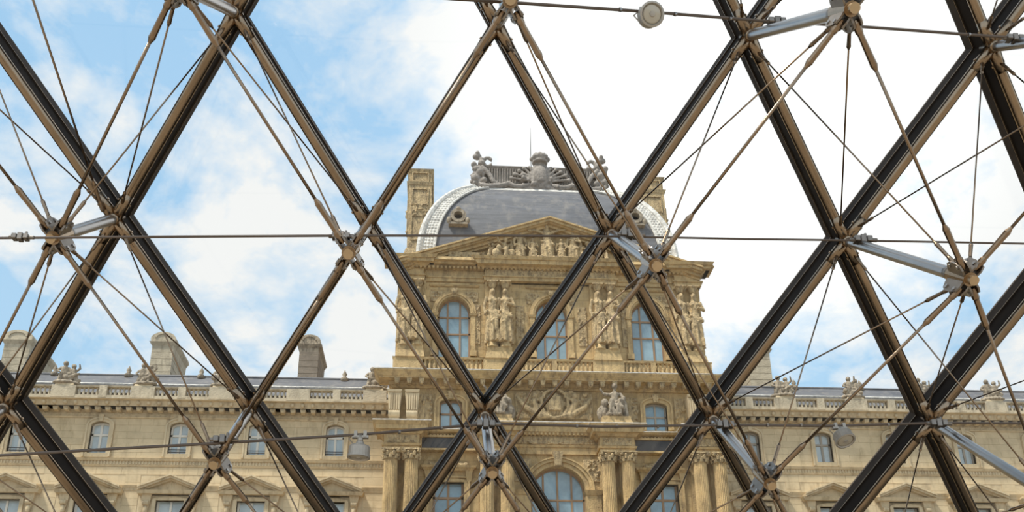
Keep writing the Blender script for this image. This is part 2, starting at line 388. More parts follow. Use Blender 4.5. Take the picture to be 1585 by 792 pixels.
def fig_seated(seed=0):
    b = MB(); s = 1 if seed % 2 else -1
    b.ell((0, 0.04, 0.16), (0.22, 0.17, 0.19)); b.ell((s*0.12, 0.08, 0.30), (0.12, 0.1, 0.14)); b.ell((-s*0.17, 0, 0.08), (0.16, 0.14, 0.10))
    b.ell((-s*0.30, 0.02, 0.18), (0.17, 0.15, 0.22)); b.ell((-s*0.26, -0.05, 0.42), (0.10, 0.10, 0.12)); b.cap((s*0.24, -0.05, 0.05), (s*0.22, -0.05, 0.42), 0.09, 0.075); b.ell((s*0.22, -0.07, 0.52), (0.06, 0.065, 0.075))
    b.cap((0, 0, 0.40), (0, -0.01, 0.60), 0.10, 0.095); b.ell((0, -0.01, 0.66), (0.145, 0.08, 0.075))
    for k, (kx, fx) in ((1, (0.12, 0.10)), (-1, (0.10, 0.16))):
        b.cap((k*0.07, -0.02, 0.40), (k*kx, -0.24, 0.40), 0.085, 0.066); b.cap((k*kx, -0.24, 0.40), (k*fx, -0.22, 0.06), 0.062, 0.042); b.ell((k*fx, -0.27, 0.03), (0.04, 0.08, 0.03))
    b.cap((-0.14, -0.18, 0.36), (0.15, -0.25, 0.22), 0.05, 0.06); b.cap((-0.1, -0.22, 0.30), (-0.05, -0.24, 0.05), 0.045, 0.05); b.cap((0.05, -0.24, 0.3), (0.03, -0.25, 0.05), 0.04, 0.05)
    b.cap((0.15, 0, 0.67), (0.24, -0.06, 0.50), 0.05, 0.04); b.cap((0.24, -0.06, 0.50), (0.13, -0.2, 0.42), 0.038, 0.028)
    b.cap((-0.15, 0, 0.67), (-0.27, -0.06, 0.66), 0.05, 0.04); b.cap((-0.27, -0.06, 0.66), (-0.36, -0.10, 0.78), 0.036, 0.028)
    b.cap((0, -0.01, 0.70), (s*0.01, -0.02, 0.80), 0.045, 0.042); b.ell((s*0.015, -0.035, 0.875), (0.066, 0.078, 0.09)); b.ell((s*0.015, 0.0, 0.905), (0.078, 0.078, 0.08)); b.ell((s*0.015, -0.115, 0.87), (0.012, 0.016, 0.02))
    return b
def fig_child(b, x, y, s, lean=0.0, arm=1):
    def P(a, c, e): return (x+s*(a+lean*e), y+s*c, s*e)
    def C(p, q, r1, r2): b.cap(P(*p), P(*q), r1*s, r2*s)
    C((0.07, 0, 0.42), (0.08, -0.04, 0.22), 0.085, 0.065); C((0.08, -0.04, 0.22), (0.08, 0, 0.03), 0.06, 0.045)
    C((-0.07, 0, 0.42), (-0.10, -0.05, 0.23), 0.085, 0.065); C((-0.10, -0.05, 0.23), (-0.12, 0, 0.03), 0.06, 0.045)
    C((0, 0, 0.45), (0, 0, 0.68), 0.125, 0.115)
    C((0.12, 0, 0.70), (0.22, -0.03, 0.80 if arm else 0.56), 0.05, 0.045); C((0.22, -0.03, 0.80 if arm else 0.56), (0.20, -0.08, 0.98 if arm else 0.44), 0.042, 0.035)
    C((-0.12, 0, 0.70), (-0.22, -0.04, 0.56), 0.05, 0.045); C((-0.22, -0.04, 0.56), (-0.14, -0.12, 0.48), 0.042, 0.035)
    b.ell(P(0, -0.02, 0.88), tuple(q*s for q in (0.095, 0.10, 0.11))); b.ell(P(0, -0.12, 0.87), 0.02*s)
def fig_putti(seed):
    R = random.Random(seed); b = MB()
    b.ell((0, 0, 0.06), (0.42, 0.26, 0.10))
    fig_child(b, -0.14, -0.02, 0.92, 0.05, seed % 2); fig_child(b, 0.20, 0.0, 0.84, -0.08, (seed+1) % 2)
    b.ell((0.03, 0.10, 0.35), (0.20, 0.12, 0.33)); b.cap((-0.35, 0.02, 0.1), (0.32, -0.12, 0.42), 0.05, 0.05)
    for _ in range(5): b.ell((R.uniform(-0.35, 0.38), R.uniform(-0.15, 0.1), R.uniform(0.08, 0.35)), R.uniform(0.06, 0.11))
    return b
def orn_scrolls(w, h, seed, n=10, dep=0.18):
    """symmetrical carved foliage inside w x h, centred, lying against y = 0"""
    R = random.Random(seed); b = MB()
    for _ in range(n):
        x = R.uniform(0.04, 0.46)*w; z = R.uniform(-0.40, 0.40)*h; r = R.uniform(0.07, 0.14)*min(w, h); turn = R.choice((-1, 1)); a0 = R.random()*6
        pts = []; rad = []
        for i in range(9):
            t = a0+turn*i*0.62; q = r*(1-0.09*i); pts.append((x+q*math.cos(t), -dep*0.5, z+q*math.sin(t))); rad.append(r*(0.36-0.02*i))
        for sx in (1, -1): b.chain([(sx*p[0], p[1], p[2]) for p in pts], rad, 6)
        for sx in (1, -1): b.ell((sx*x, -dep*0.5, z), (r*0.42, dep*0.7, r*0.42), 8, 6)
    b.box(-w*0.47, w*0.47, -dep*0.25, 0.03, -h*0.44, h*0.44)
    return b
FIG = {}
FIG['lady_a'] = fuse(fig_standing(1, 0), 'standing_figure', 'carved', 0.0105, 0.016)
FIG['lady_b'] = fuse(fig_standing(2, 1), 'standing_figure', 'carved', 0.0105, 0.016)
FIG['orator'] = fuse(fig_standing(3, 2), 'standing_figure', 'carved', 0.0135, 0.012)
FIG['seat_a'] = fuse(fig_seated(1), 'seated_figure', 'carved', 0.016, 0.014)
FIG['gseat_a'] = fuse(fig_seated(1), 'seated_figure', 'grey_stone', 0.016, 0.014); FIG['gseat_b'] = fuse(fig_seated(2), 'seated_figure', 'grey_stone', 0.016, 0.014)
FIG['seat_b'] = fuse(fig_seated(2), 'seated_figure', 'carved', 0.016, 0.014)
for k in range(3):
    FIG['putti%d' % k] = fuse(fig_putti(k), 'child_group', 'grey_stone', 0.02, 0.02)
def place_fig(name, key, x, d, z, h, parent=None, sx=1.0, sy=1.0, rot=0.0, label=None, cat=None, group=None):
    o = put(name, FIG[key], (x, Y(d), z), parent, rot=(0, 0, rot), scale=(h*sx, h*sy, h))
    if label: tag(o, label, cat, group)
    return o
def ornament(parent, name, x, z, d, w, h, seed, n=9, m='carved', dep=0.2, voxel=None):
    me = fuse(orn_scrolls(w, h, seed, n, dep), name, m, voxel or max(0.03, min(w, h)*0.022), 0.02)
    return put(name, me, (x, Y(d), z), parent)

# ------------------------------------------------------------------ ground
gm = MB().box(-160, 180, -90, 140, -0.3, 0.0)
tag(gm.build('ground', 'paving'), kind='structure')

# ------------------------------------------------------------------ central pavilion
PAV = thing('palace_pavilion', (XC, F, 0), 'ornate ochre stone pavilion with pediment and domed slate roof between two wings', 'building')
HW = 11.55                                  # half width of the body
z_gr, z_ent, z_w0, z_w1 = zt(700), zt(664), zt(601), zt(577)     # column tops, first entablature, attic, balustrade floor
z_3b, z_3t, z_pc = zt(556), zt(440), zt(407)
# body
wl = MB()
win3 = [(XC+s*7.3, 2.45, zt(555), zt(490), zt(464)-zt(490)) for s in (-1, 0, 1)]
winA = [(XC+s*7.45, 1.62, zt(664), zt(627), 0.32) for s in (-1, 1)]
arch_c = (XC+0.1, 3.85, 13.0, zt(760), zt(722)-zt(760))
winL = [(XC+s*7.55, 2.15, 15.5, zt(748), 0.0) for s in (-1, 1)]
holes_wall(wl, XC-HW, XC+HW, 0.0, zt(408), -0.9, 0.0, win3+winA+[arch_c]+winL)
wl.box(XC-HW, XC-HW+0.9, Y(-0.9), Y(-16), 0, zt(408)); wl.box(XC+HW-0.9, XC+HW, Y(-0.9), Y(-16), 0, zt(408)); wl.box(XC-HW, XC+HW, Y(-15.1), Y(-16), 0, zt(408))
WALL = wl.build('facade_wall', 'stone', PAV)
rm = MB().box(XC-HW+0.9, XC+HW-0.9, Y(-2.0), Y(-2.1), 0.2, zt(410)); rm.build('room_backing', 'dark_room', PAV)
# third floor ashlar between windows and figures
hz = [(w[0]-w[1]/2-0.55, w[0]+w[1]/2+0.55, zt(557), zt(462)+0.5) for w in win3]
ashlar(WALL, XC-HW+0.05, XC+HW-0.05, zt(555), zt(442), 0.0, hz, 0.62, 1.5, 'pblock')
# top entablature and roof line cornice
e = MB()
for x0, x1, f in ((XC-HW, XC+HW, 0.05), (XC-HW, XC-HW+1.9, 0.35), (XC+HW-1.9, XC+HW, 0.35), (XC-4.95, XC+4.95, 0.40)):
    yb = Y(-0.5)
    e.frus(x0, x1, Y(f), yb, zt(441), zt(436), 0.10, 0.14); e.frus(x0, x1, Y(f), yb, zt(436), zt(434), 0.22, 0.22)
    e.frus(x0, x1, Y(f), yb, zt(434), zt(423), 0.06, 0.06); e.frus(x0, x1, Y(f), yb, zt(423), zt(420), 0.2, 0.45)
    e.frus(x0, x1, Y(f), yb, zt(420), zt(416), 0.75, 0.80); e.frus(x0, x1, Y(f), yb, zt(416), zt(412), 0.9, 1.02)
e.build('top_entablature', 'stone', PAV)
en = MB()
for k in range(74):
    x = XC-HW+0.15+k*(2*HW-0.3)/73
    en.box(x-0.08, x+0.08, Y(0.62), Y(0.3), zt(425), zt(421.5))
tag(en.build('dentils', 'stone', PAV), kind='stuff')
me = fuse(orn_scrolls(9.4, 0.62, 77, 26, 0.12), 'carved_frieze', 'carved', 0.035, 0.02); put('carved_frieze', me, (XC, Y(0.46), zt(428.5)), PAV)
# pediment
dP = 1.25
xl, zl = at(619, 403, dP); xr, zr_ = at(1087, 407, dP); hwp = (xr-xl)/2+0.05; ze = (zl+zr_)/2; zap = zt(334, dP, 848)
def rake(mb, t0, t1, d0, d1, ext=0.0):      # layer of the sloping cornice, t below the top line
    for s in (-1, 1):
        a, b_ = (XC+s*(hwp+ext), ze), (XC, zap)
        sl = math.hypot(hwp, zap-ze)/hwp
        mb.prism([(a[0], a[1]-t1*sl), (a[0], a[1]-t0*sl), (b_[0], b_[1]-t0*sl), (b_[0], b_[1]-t1*sl)], Y(d1), Y(d0))
pr = MB()
rake(pr, 0.0, 0.13, -0.6, 1.30, 0.12); rake(pr, 0.13, 0.34, -0.6, 1.16, 0.05); rake(pr, 0.34, 0.42, -0.6, 0.98); rake(pr, 0.42, 0.62, -0.6, 0.72); rake(pr, 0.62, 0.78, -0.6, 0.5)
pr.build('raking_cornice', 'stone', PAV)
ty = MB().prism([(XC-hwp+0.6, ze-0.5), (XC+hwp-0.6, ze-0.5), (XC, zap-0.6)], Y(0.12), Y(-0.5)); ty.build('tympanum', 'stone', PAV)
pb = MB().frus(XC-HW, XC+HW, Y(0.1), Y(-0.5), zt(412), zt(407, 1.0), 0.95, 1.05); pb.build('pediment_base', 'stone', PAV)
dF = 1.0; zf = zt(404, dF)
MB().frus(XC-5.6, XC+5.6, Y(1.15), Y(0), zt(411, 1.0), zf, 0.0, 0.0).build('pediment_ledge', 'stone', PAV)
def ph(y): return zt(y, dF)-zf
for k, px_, ytop, sx, rot in (('orator', 848, 345, 1.1, 0), ('lady_a', 806, 357, 1.15, 0.3), ('lady_b', 889, 356, 1.15, -0.3), ('lady_b', 826, 366, 1.1, 0.2), ('lady_a', 870, 366, 1.1, -0.2),
        ('seat_a', 782, 366, 1.2, 0.7), ('seat_b', 912, 368, 1.25, -0.7), ('seat_b', 764, 376, 1.5, 0.9), ('seat_a', 932, 376, 1.5, -0.9), ('lady_a', 793, 371, 1.0, 0.1), ('lady_b', 901, 371, 1.0, 0)):
    place_fig('relief_figure', k, at(px_, 400, dF)[0], dF-0.35, zf, ph(ytop)*1.03, PAV, sx, 0.9, rot)
sh = MB().lathe((0, 0, 0), [(0.02, 0.0), (0.62, 0.0), (0.62, 0.06), (0.5, 0.14), (0.1, 0.2), (0.02, 0.21)], 24)
put('relief_shield', sh.mesh('relief_shield', 'carved', smooth=True), (at(921, 380, 0.6)[0], Y(0.55), zf+0.95), PAV, rot=(math.pi/2, 0, 0))
MB().box(XC-1.6, XC+1.6, Y(1.12), Y(0.9), zf, zf+0.42).build('relief_plinth', 'carved', PAV)
for s in (-1, 1):
    me = fuse(orn_scrolls(3.0, 0.9, 31, 9, 0.3), 'carved_foliage', 'carved', 0.035, 0.03); put('carved_foliage', me, (XC+s*6.4, Y(0.7), zf+0.35), PAV)

# third floor windows
for i, (cx, w, zb, zs, rise) in enumerate(win3):
    sb = MB()
    surround(sb, cx, w, zs, zs, rise, 0.42, -0.3, 0.22, 18); surround(sb, cx, w+0.30, zs, zs, rise+0.15, 0.10, 0.2, 0.30, 18)
    for s in (-1, 1):
        x = cx+s*(w/2+0.21); sb.frus(x-0.17, x+0.17, Y(0.18), Y(-0.3), zb, zs-0.15, 0, 0); sb.frus(x-0.17, x+0.17, Y(0.18), Y(-0.3), zs-0.18, zs, 0.06, 0.12); sb.frus(x-0.17, x+0.17, Y(0.18), Y(-0.3), zb, zb+0.45, 0.08, 0.08)
    so = sb.build('window_surround', 'stone', PAV)
    kx = cx; kb = MB().frus(kx-0.16, kx+0.16, Y(0.30), Y(0), zs+rise-0.02, zs+rise+0.62, 0.0, 0.1); kb.ell((kx, Y(0.38), zs+rise+0.35), (0.22, 0.16, 0.26)); kb.build('keystone', 'carved', so)
    for s in (-1, 1):
        me = fuse(orn_scrolls(1.0, 1.0, 55+i, 7, 0.14), 'spandrel_carving', 'carved', 0.03, 0.02); put('spandrel_carving', me, (cx+s*1.35, Y(0.05), zs+rise+0.02), PAV)
    window(PAV, cx, w, zb, zs, rise, -0.42, 'brown_wood', (0, 0.31, 0.69, 1), (zt(517), zt(491.5)), 0.13, 0.13)
    sm = MB().frus(cx-1.75, cx+1.75, Y(0.1), Y(0), zt(448.5), zt(446.5), 0.05, 0.15); sm.build('window_hood', 'stone', PAV)
# balustrade of the third floor
dB = 0.95
bl = MB(); zb0, zb1 = zt(576, dB), zt(556, dB)
bl.box(XC-HW-0.1, XC+HW+0.1, Y(dB), Y(-0.2), zb0-0.1, zb0+0.14); bl.frus(XC-HW-0.1, XC+HW+0.1, Y(dB), Y(dB-0.34), zb1-0.14, zb1, 0.02, 0.06)
piers = [(XC-HW-0.1, XC-HW+2.0), (XC+HW-2.0, XC+HW+0.1)]+[(XC+s*4.0-1.15, XC+s*4.0+1.15) for s in (-1, 1)]+[(XC+s*7.3-0.18, XC+s*7.3+0.18) for s in (-1, 0, 1)]
for a, c in piers: bl.box(a, c, Y(dB+0.03), Y(-0.2), zb0, zb1)
BAL = bl.build('balustrade', 'stone', PAV)
def baluster_mesh(h, m):
    r = h*0.16
    return MB().lathe((0, 0, 0), [(r*1.1, 0), (r*1.1, h*0.08), (r*0.6, h*0.14), (r*1.15, h*0.34), (r*0.9, h*0.52), (r*0.45, h*0.72), (r*0.75, h*0.82), (r*0.5, h*0.86), (r*1.05, h*0.92), (r*1.05, h)], 8).mesh('baluster', m, smooth=True)
bm3 = baluster_mesh(zb1-zb0-0.26, 'stone')
def fill_balusters(parent, a, b_, mesh, step, y, z):
    n = max(1, int((b_-a)/step)); 
    for i in range(n): put('baluster', mesh, (a+(b_-a)*(i+0.5)/n, y, z), parent)
ps = sorted(piers)
for (a, b_), (c, e_) in zip(ps, ps[1:]): fill_balusters(BAL, b_+0.03, c-0.03, bm3, 0.30, Y(dB-0.17), zb0+0.13)
# caryatids in pairs on the third floor
zc0, zc1 = zt(533, 0.7), zt(447, 0.7)
names = ('left corner', 'left of the middle window', 'right of the middle window', 'right corner')
for i, off in enumerate((-10.45, -3.98, 3.98, 10.35)):
    pl = MB().frus(XC+off-0.95, XC+off+0.95, Y(1.0), Y(0), zt(556, 1.0), zt(545, 1.0), 0.10, 0.0); pl.frus(XC+off-0.9, XC+off+0.9, Y(0.95), Y(0), zt(545, 1.0), zt(538, 1.0), 0.0, 0.03)
    pl.build('figure_plinth', 'stone', PAV)
    bk = MB().box(XC+off-1.0, XC+off+1.0, Y(0.3), Y(0), zt(556), zt(441)); bk.build('pilaster', 'stone', PAV)
    for s in (-1, 1):
        x = XC+off+s*0.48
        MB().lathe((x, Y(0.68), zt(538, 1.0)), [(0.46, 0), (0.46, 0.1), (0.42, 0.14), (0.42, zc0-zt(538, 1.0)+0.02)], 18).build('figure_base', 'stone', PAV, True)
        place_fig('caryatid', 'lady_a' if s < 0 else 'lady_b', x, 0.68, zc0, (zc1-zc0), None, 0.86, 1.1, -0.12*s,
            'draped stone caryatid, %s one of the pair at the %s' % (('left', 'right')[s > 0], names[i]) if 'corner' in names[i] else 'draped stone caryatid, %s one of the pair %s' % (('left', 'right')[s > 0], names[i]), 'statue', 'draped caryatids under the pediment')
        cb = MB().lathe((x, Y(0.66), zc1-0.06), [(0.16, 0), (0.24, 0.12), (0.30, 0.3), (0.40, 0.42)], 12); cb.box(x-0.42, x+0.42, Y(1.05), Y(0.1), zc1+0.36, zc1+0.48); cb.build('figure_capital', 'carved', PAV)
for i, off in enumerate((-5.65, -2.35, 2.35, 5.65)):
    me = fuse(orn_scrolls(0.7, 3.8, 90+i, 16, 0.12), 'hanging_trophy', 'carved', 0.035, 0.02); put('hanging_trophy', me, (XC+off, Y(0.06), zt(505)), PAV)

# main cornice between third floor and attic
dC = 1.35
mc = MB(); zc_top = zt(577, dC); x0, x1 = XC-HW-0.05, XC+HW+0.05
mc.frus(x0, x1, Y(0.1), Y(-0.4), zt(601, 0.5), zt(597, 0.6), 0.1, 0.2); mc.frus(x0, x1, Y(0.1), Y(-0.4), zt(597, 0.6), zt(588.5, 1.0), 0.30, 0.34)
mc.frus(x0, x1, Y(0.1), Y(-0.4), zt(588.5, 1.0), zt(583.5, dC), 1.0, 1.02); mc.frus(x0, x1, Y(0.1), Y(-0.4), zt(583.5, dC), zc_top, 1.06, 1.30); mc.frus(x0, x1, Y(0.1), Y(-0.4), zc_top, zc_top+0.10, 1.33, 1.33)
MC = mc.build('main_cornice', 'stone', PAV); MB().frus(x0, x1, Y(0.1), Y(-0.3), zc_top+0.10, zc_top+0.16, 1.36, 1.36).build('ledge_flashing', 'lead', MC)
mdz0, mdz1 = zt(597.5, 0.8), zt(589, 1.0)
mod = MB().frus(-0.14, 0.14, -0.62, 0, 0.0, mdz1-mdz0, 0.0, 0.05); mod.ell((0, -0.55, 0.08), (0.15, 0.14, 0.16)); mod = mod.mesh('modillion', 'carved')
for k in range(27): put('modillion', mod, (x0+0.3+k*(x1-x0-0.6)/26, Y(0.42), mdz0), MC)

# attic storey: small windows, relief, consoles
hzA = [(w[0]-w[1]/2-0.5, w[0]+w[1]/2+0.5, zt(667), zt(612)) for w in winA]
for i, (cx, w, zb, zs, rise) in enumerate(winA):
    sb = MB(); surround(sb, cx, w, zb, zs, rise, 0.34, -0.3, 0.16); surround(sb, cx, w+0.5, zb, zs, rise+0.25, 0.12, 0.1, 0.26)
    so = sb.build('window_surround', 'stone', PAV)
    MB().frus(cx-0.16, cx+0.16, Y(0.24), Y(0), zs+rise, zs+rise+0.55, 0.0, 0.08).build('keystone', 'carved', so)
    window(PAV, cx, w, zb, zs, rise, -0.35, 'brown_wood' if i == 0 else 'grey_wood', (0, 0.5, 1), (zt(641),), 0.13, 0.12)
    for s in (-1, 1): ornament(PAV, 'attic_carving', cx+s*1.95, zt(634), 0.08, 1.25, 2.3, 120+i*3+s, 9, dep=0.22)
# central cartouche
cb = orn_scrolls(6.0, 2.3, 201, 30, 0.34)
cb.chain([(0.98*math.cos(q*0.33), -0.38, 0.05+1.12*math.sin(q*0.33)) for q in range(20)], [0.11+0.03*(q % 2) for q in range(20)], 7)
cb.ell((0, -0.28, 0.05), (0.72, 0.22, 0.9)); cb.box(-0.42, 0.42, -0.6, 0, -0.55, 0.55)
for s in (-1, 1):
    cb.cap((s*1.1, -0.3, -0.9), (s*1.5, -0.35, 0.2), 0.26, 0.22); cb.ell((s*1.45, -0.4, 0.62), (0.2, 0.2, 0.25)); cb.cap((s*1.4, -0.35, 0.25), (s*0.75, -0.45, 0.55), 0.12, 0.09)
    cb.chain([(s*0.5, -0.35, -0.95), (s*1.3, -0.35, -0.75), (s*2.2, -0.35, -0.2), (s*2.75, -0.3, 0.6)], [0.2, 0.22, 0.2, 0.1], 8)
put('coat_of_arms', fuse(cb, 'coat_of_arms', 'carved', 0.05, 0.03), (XC, Y(0.1), zt(629)), PAV)
# first entablature: continuous runs set back, breaking forward over every pair of columns
zA, zB_, zC_, zD = zt(656, 0.9), zt(664, 0.7), zt(672, 0.4), zt(688, 0.4)
fe = MB()
def entab(mb, xa, xb, f, big):
    p = 0.55 if big else 0.35
    mb.frus(xa, xb, Y(f), Y(-0.3), zt(701, f+0.2), zt(691, f+0.2), 0.0, 0.02); mb.frus(xa, xb, Y(f), Y(-0.3), zt(691, f+0.2), zt(688, f+0.2), 0.10, 0.16)
    mb.frus(xa, xb, Y(f), Y(-0.3), zt(688, f+0.2), zt(673, f+0.2), 0.0, 0.0); mb.frus(xa, xb, Y(f), Y(-0.3), zt(673, f+0.2), zt(668, f+0.3), 0.12, 0.30)
    mb.frus(xa, xb, Y(f), Y(-0.3), zt(668, f+0.3), zt(660, f+p), p, p+0.05); mb.frus(xa, xb, Y(f), Y(-0.3), zt(660, f+p), zt(655, f+p), p+0.08, p+0.26)
entab(fe, XC-4.3, XC+4.3, 0.2, False)
FEO = fe.build('first_entablature', 'stone', PAV); MB().frus(XC-4.3, XC+4.3, Y(0.2), Y(0), zt(655, 0.55), zt(655, 0.55)+0.07, 0.6, 0.6).build('ledge_flashing', 'lead', FEO)
for s in (-1, 1):
    xa, xb = sorted((XC+s*5.3, XC+s*9.7)); sbm = MB(); f = 0.2
    sbm.box(xa, xb, Y(f), Y(-0.3), zt(701, 0.3), zt(681, 0.3)); sbm.frus(xa, xb, Y(f), Y(-0.3), zt(681, 0.4), zt(678.5, 0.4), 0.05, 0.12); sbm.box(xa, xb, Y(f+0.06), Y(-0.3), zt(678.5, 0.4), zt(674, 0.4))
    sbm.frus(xa, xb, Y(f), Y(-0.3), zt(674, 0.4), zt(671.5, 0.5), 0.16, 0.4); sbm.frus(xa, xb, Y(f), Y(-0.3), zt(671.5, 0.5), zt(667, 0.7), 0.5, 0.62)
    SBO = sbm.build('side_entablature', 'stone', PAV)
    MB().frus(xa, xb, Y(f), Y(0), zt(667, 0.7), zt(667, 0.7)+0.06, 0.64, 0.64).build('ledge_flashing', 'lead', SBO)
    dt = MB()
    for k in range(18):
        x = xa+0.15+k*(xb-xa-0.3)/17; dt.box(x-0.07, x+0.07, Y(0.50), Y(0.15), zt(678, 0.4), zt(674.5, 0.4))
    tag(dt.build('dentils', 'stone', SBO), kind='stuff')
dt = MB()
for k in range(30):
    x = XC-4.2+k*8.4/29; dt.box(x-0.07, x+0.07, Y(0.50), Y(0.15), zt(673, 0.4), zt(669, 0.4))
tag(dt.build('dentils', 'stone', FEO), kind='stuff')
me = fuse(orn_scrolls(6.0, 0.62, 310, 22, 0.14), 'garland_frieze', 'carved', 0.035, 0.02); put('garland_frieze', me, (XC, Y(0.22), zt(680.5, 0.4)), PAV)
dCol = 1.15
zcap1, zcap0 = zt(700, dCol), zt(715, dCol)
fl = 24*2
shaft = MB().lathe((0, 0, 0), [(0.52, 0), (0.52, 1), (0.50, 4), (0.46, zcap0-13.2)], fl, 0.11).mesh('column', 'stone')
hc = zcap1-zcap0
cp = MB().lathe((0, 0, 0), [(0.47, 0), (0.50, 0.03), (0.44, 0.06), (0.44, hc*0.55), (0.52, hc*0.8), (0.58, hc*0.86)], 16)
for row, (zz, rr, n) in enumerate(((0.05, 0.46, 8), (hc*0.33, 0.48, 8))):
    for k in range(n):
        t = 2*math.pi*(k+0.5*row)/n; c, s = math.cos(t), math.sin(t)
        cp.chain([(rr*c, rr*s, zz), ((rr+0.07)*c, (rr+0.07)*s, zz+hc*0.22), ((rr+0.17)*c, (rr+0.17)*s, zz+hc*0.34), ((rr+0.2)*c, (rr+0.2)*s, zz+hc*0.27)], [0.14, 0.13, 0.08, 0.04], 6)
for k in range(4):
    t = math.pi/4+k*math.pi/2; c, s = math.cos(t), math.sin(t)
    cp.ell((0.68*c, 0.68*s, hc*0.76), (0.15, 0.15, 0.14), 8, 6); cp.chain([(0.45*c, 0.45*s, hc*0.45), (0.55*c, 0.55*s, hc*0.7), (0.7*c, 0.7*s, hc*0.84)], [0.06, 0.07, 0.06], 6)
cp.box(-0.62, 0.62, -0.62, 0.62, hc*0.86, hc)
cp = cp.mesh('capital', 'carved', smooth=False)
cbm = MB().lathe((0, 0, 0), [(0.75, 0), (0.75, 0.2), (0.62, 0.24), (0.68, 0.34), (0.6, 0.42), (0.54, 0.5)], 24).mesh('column_base', 'stone', smooth=True)
for i, off in enumerate((-10.82, -4.22, 4.22, 10.72)):
    eb = MB(); entab(eb, XC+off-1.22, XC+off+1.22, 1.35, True); EBO = eb.build('entablature_block', 'stone', PAV); MB().frus(XC+off-1.22, XC+off+1.22, Y(1.35), Y(0.3), zt(655, 1.9), zt(655, 1.9)+0.07, 0.80, 0.80).build('ledge_flashing', 'lead', EBO)
    ornament(PAV, 'frieze_carving', XC+off, zt(680.5, 1.5), 1.36, 2.2, 0.62, 330+i, 8, dep=0.12, voxel=0.03)
    for s in (-1, 1):
        x = XC+off+s*0.70
        c = put('column', shaft, (x, Y(dCol), 13.2), PAV); put('capital', cp, (x, Y(dCol), zcap0), c); put('column_base', cbm, (x, Y(dCol), 12.7), c)
        MB().box(x-0.45, x+0.45, Y(0.2), Y(0), 12.7, zcap1).build('pilaster', 'stone', PAV)
    MB().frus(XC+off-1.4, XC+off+1.4, Y(2.0), Y(0), 0.0, 12.7, 0.05, 0.0).build('pedestal', 'stone', PAV)
    zt_ = zt(655, 1.9)
    if abs(off) > 8:                        # paired scroll brackets carrying the corner of the cornice
        for s in (-1, 1):
            x = XC+off+s*0.62; bk = MB()
            bk.frus(x-0.40, x+0.40, Y(0.9), Y(0), zt(639, 0.9), zt(612, 0.9), -0.02, 0.10)
            for q in range(5): bk.box(x-0.36+q*0.16, x-0.28+q*0.16, Y(1.02), Y(0.8), zt(638, 0.9), zt(613, 0.9))
            bk.frus(x-0.42, x+0.42, Y(1.05), Y(0), zt(611.5, 0.9), zt(608, 0.9), 0.05, 0.1)
            bk.tube((x-0.40, Y(0.85), zt(643, 0.9)), (x+0.40, Y(0.85), zt(643, 0.9)), 0.24, n=12); bk.box(x-0.36, x+0.36, Y(0.75), Y(0), zt_, zt(641, 0.9))
            bk.build('scroll_bracket', 'pale', PAV)
    else:
        st = MB().frus(XC+off-1.05, XC+off+1.05, Y(1.75), Y(0.1), zt_-0.02, zt(647, 1.8), 0.12, 0.0); st.frus(XC+off-1.0, XC+off+1.0, Y(1.7), Y(0.1), zt(647, 1.8), zt(641, 1.8), 0.0, 0.02)
        st.build('statue_plinth', 'stone', PAV)
        zs_ = zt(641, 1.8)
        place_fig('seated_statue', 'gseat_b' if off < 0 else 'gseat_a', XC+off+0.05, 1.0, zs_, zt(588, 1.2)-zs_, None, 0.98, 1.1, 0.15 if off < 0 else -0.1,
            'seated stone statue on the column plinth to the %s of the coat of arms' % ('left' if off < 0 else 'right'), 'statue', 'seated statues above the columns')
# principal floor
cx, w, zb, zs, rise = arch_c
sb = MB(); surround(sb, cx, w, zs, zs, rise, 0.30, -0.5, 0.18, 22); surround(sb, cx, w+0.6, zs, zs, rise+0.3, 0.22, -0.2, 0.32, 22); surround(sb, cx, w+1.04, zs, zs, rise+0.52, 0.10, -0.1, 0.42, 22)
for s in (-1, 1):
    x = cx+s*(w/2+0.55); sb.box(x-0.52, x+0.52, Y(0.25), Y(-0.4), 13, zs-0.35); sb.frus(x-0.5, x+0.5, Y(0.28), Y(-0.4), zs-0.35, zs-0.02, 0.02, 0.2)
so = sb.build('arch_surround', 'stone', PAV)
MB().frus(cx-0.22, cx+0.22, Y(0.55), Y(0), zs+rise-0.05, zs+rise+0.95, 0.0, 0.14).build('keystone', 'carved', so)
window(PAV, cx, w, zb, zs, rise, -0.5, 'brown_wood', (0, 0.24, 0.5, 0.76, 1), (zt(800), zt(771)), 0.13, 0.14)
for s in (-1, 1):
    ornament(PAV, 'spandrel_carving', cx+s*2.45, zt(728), 0.06, 1.3, 1.9, 410, 10, dep=0.2)
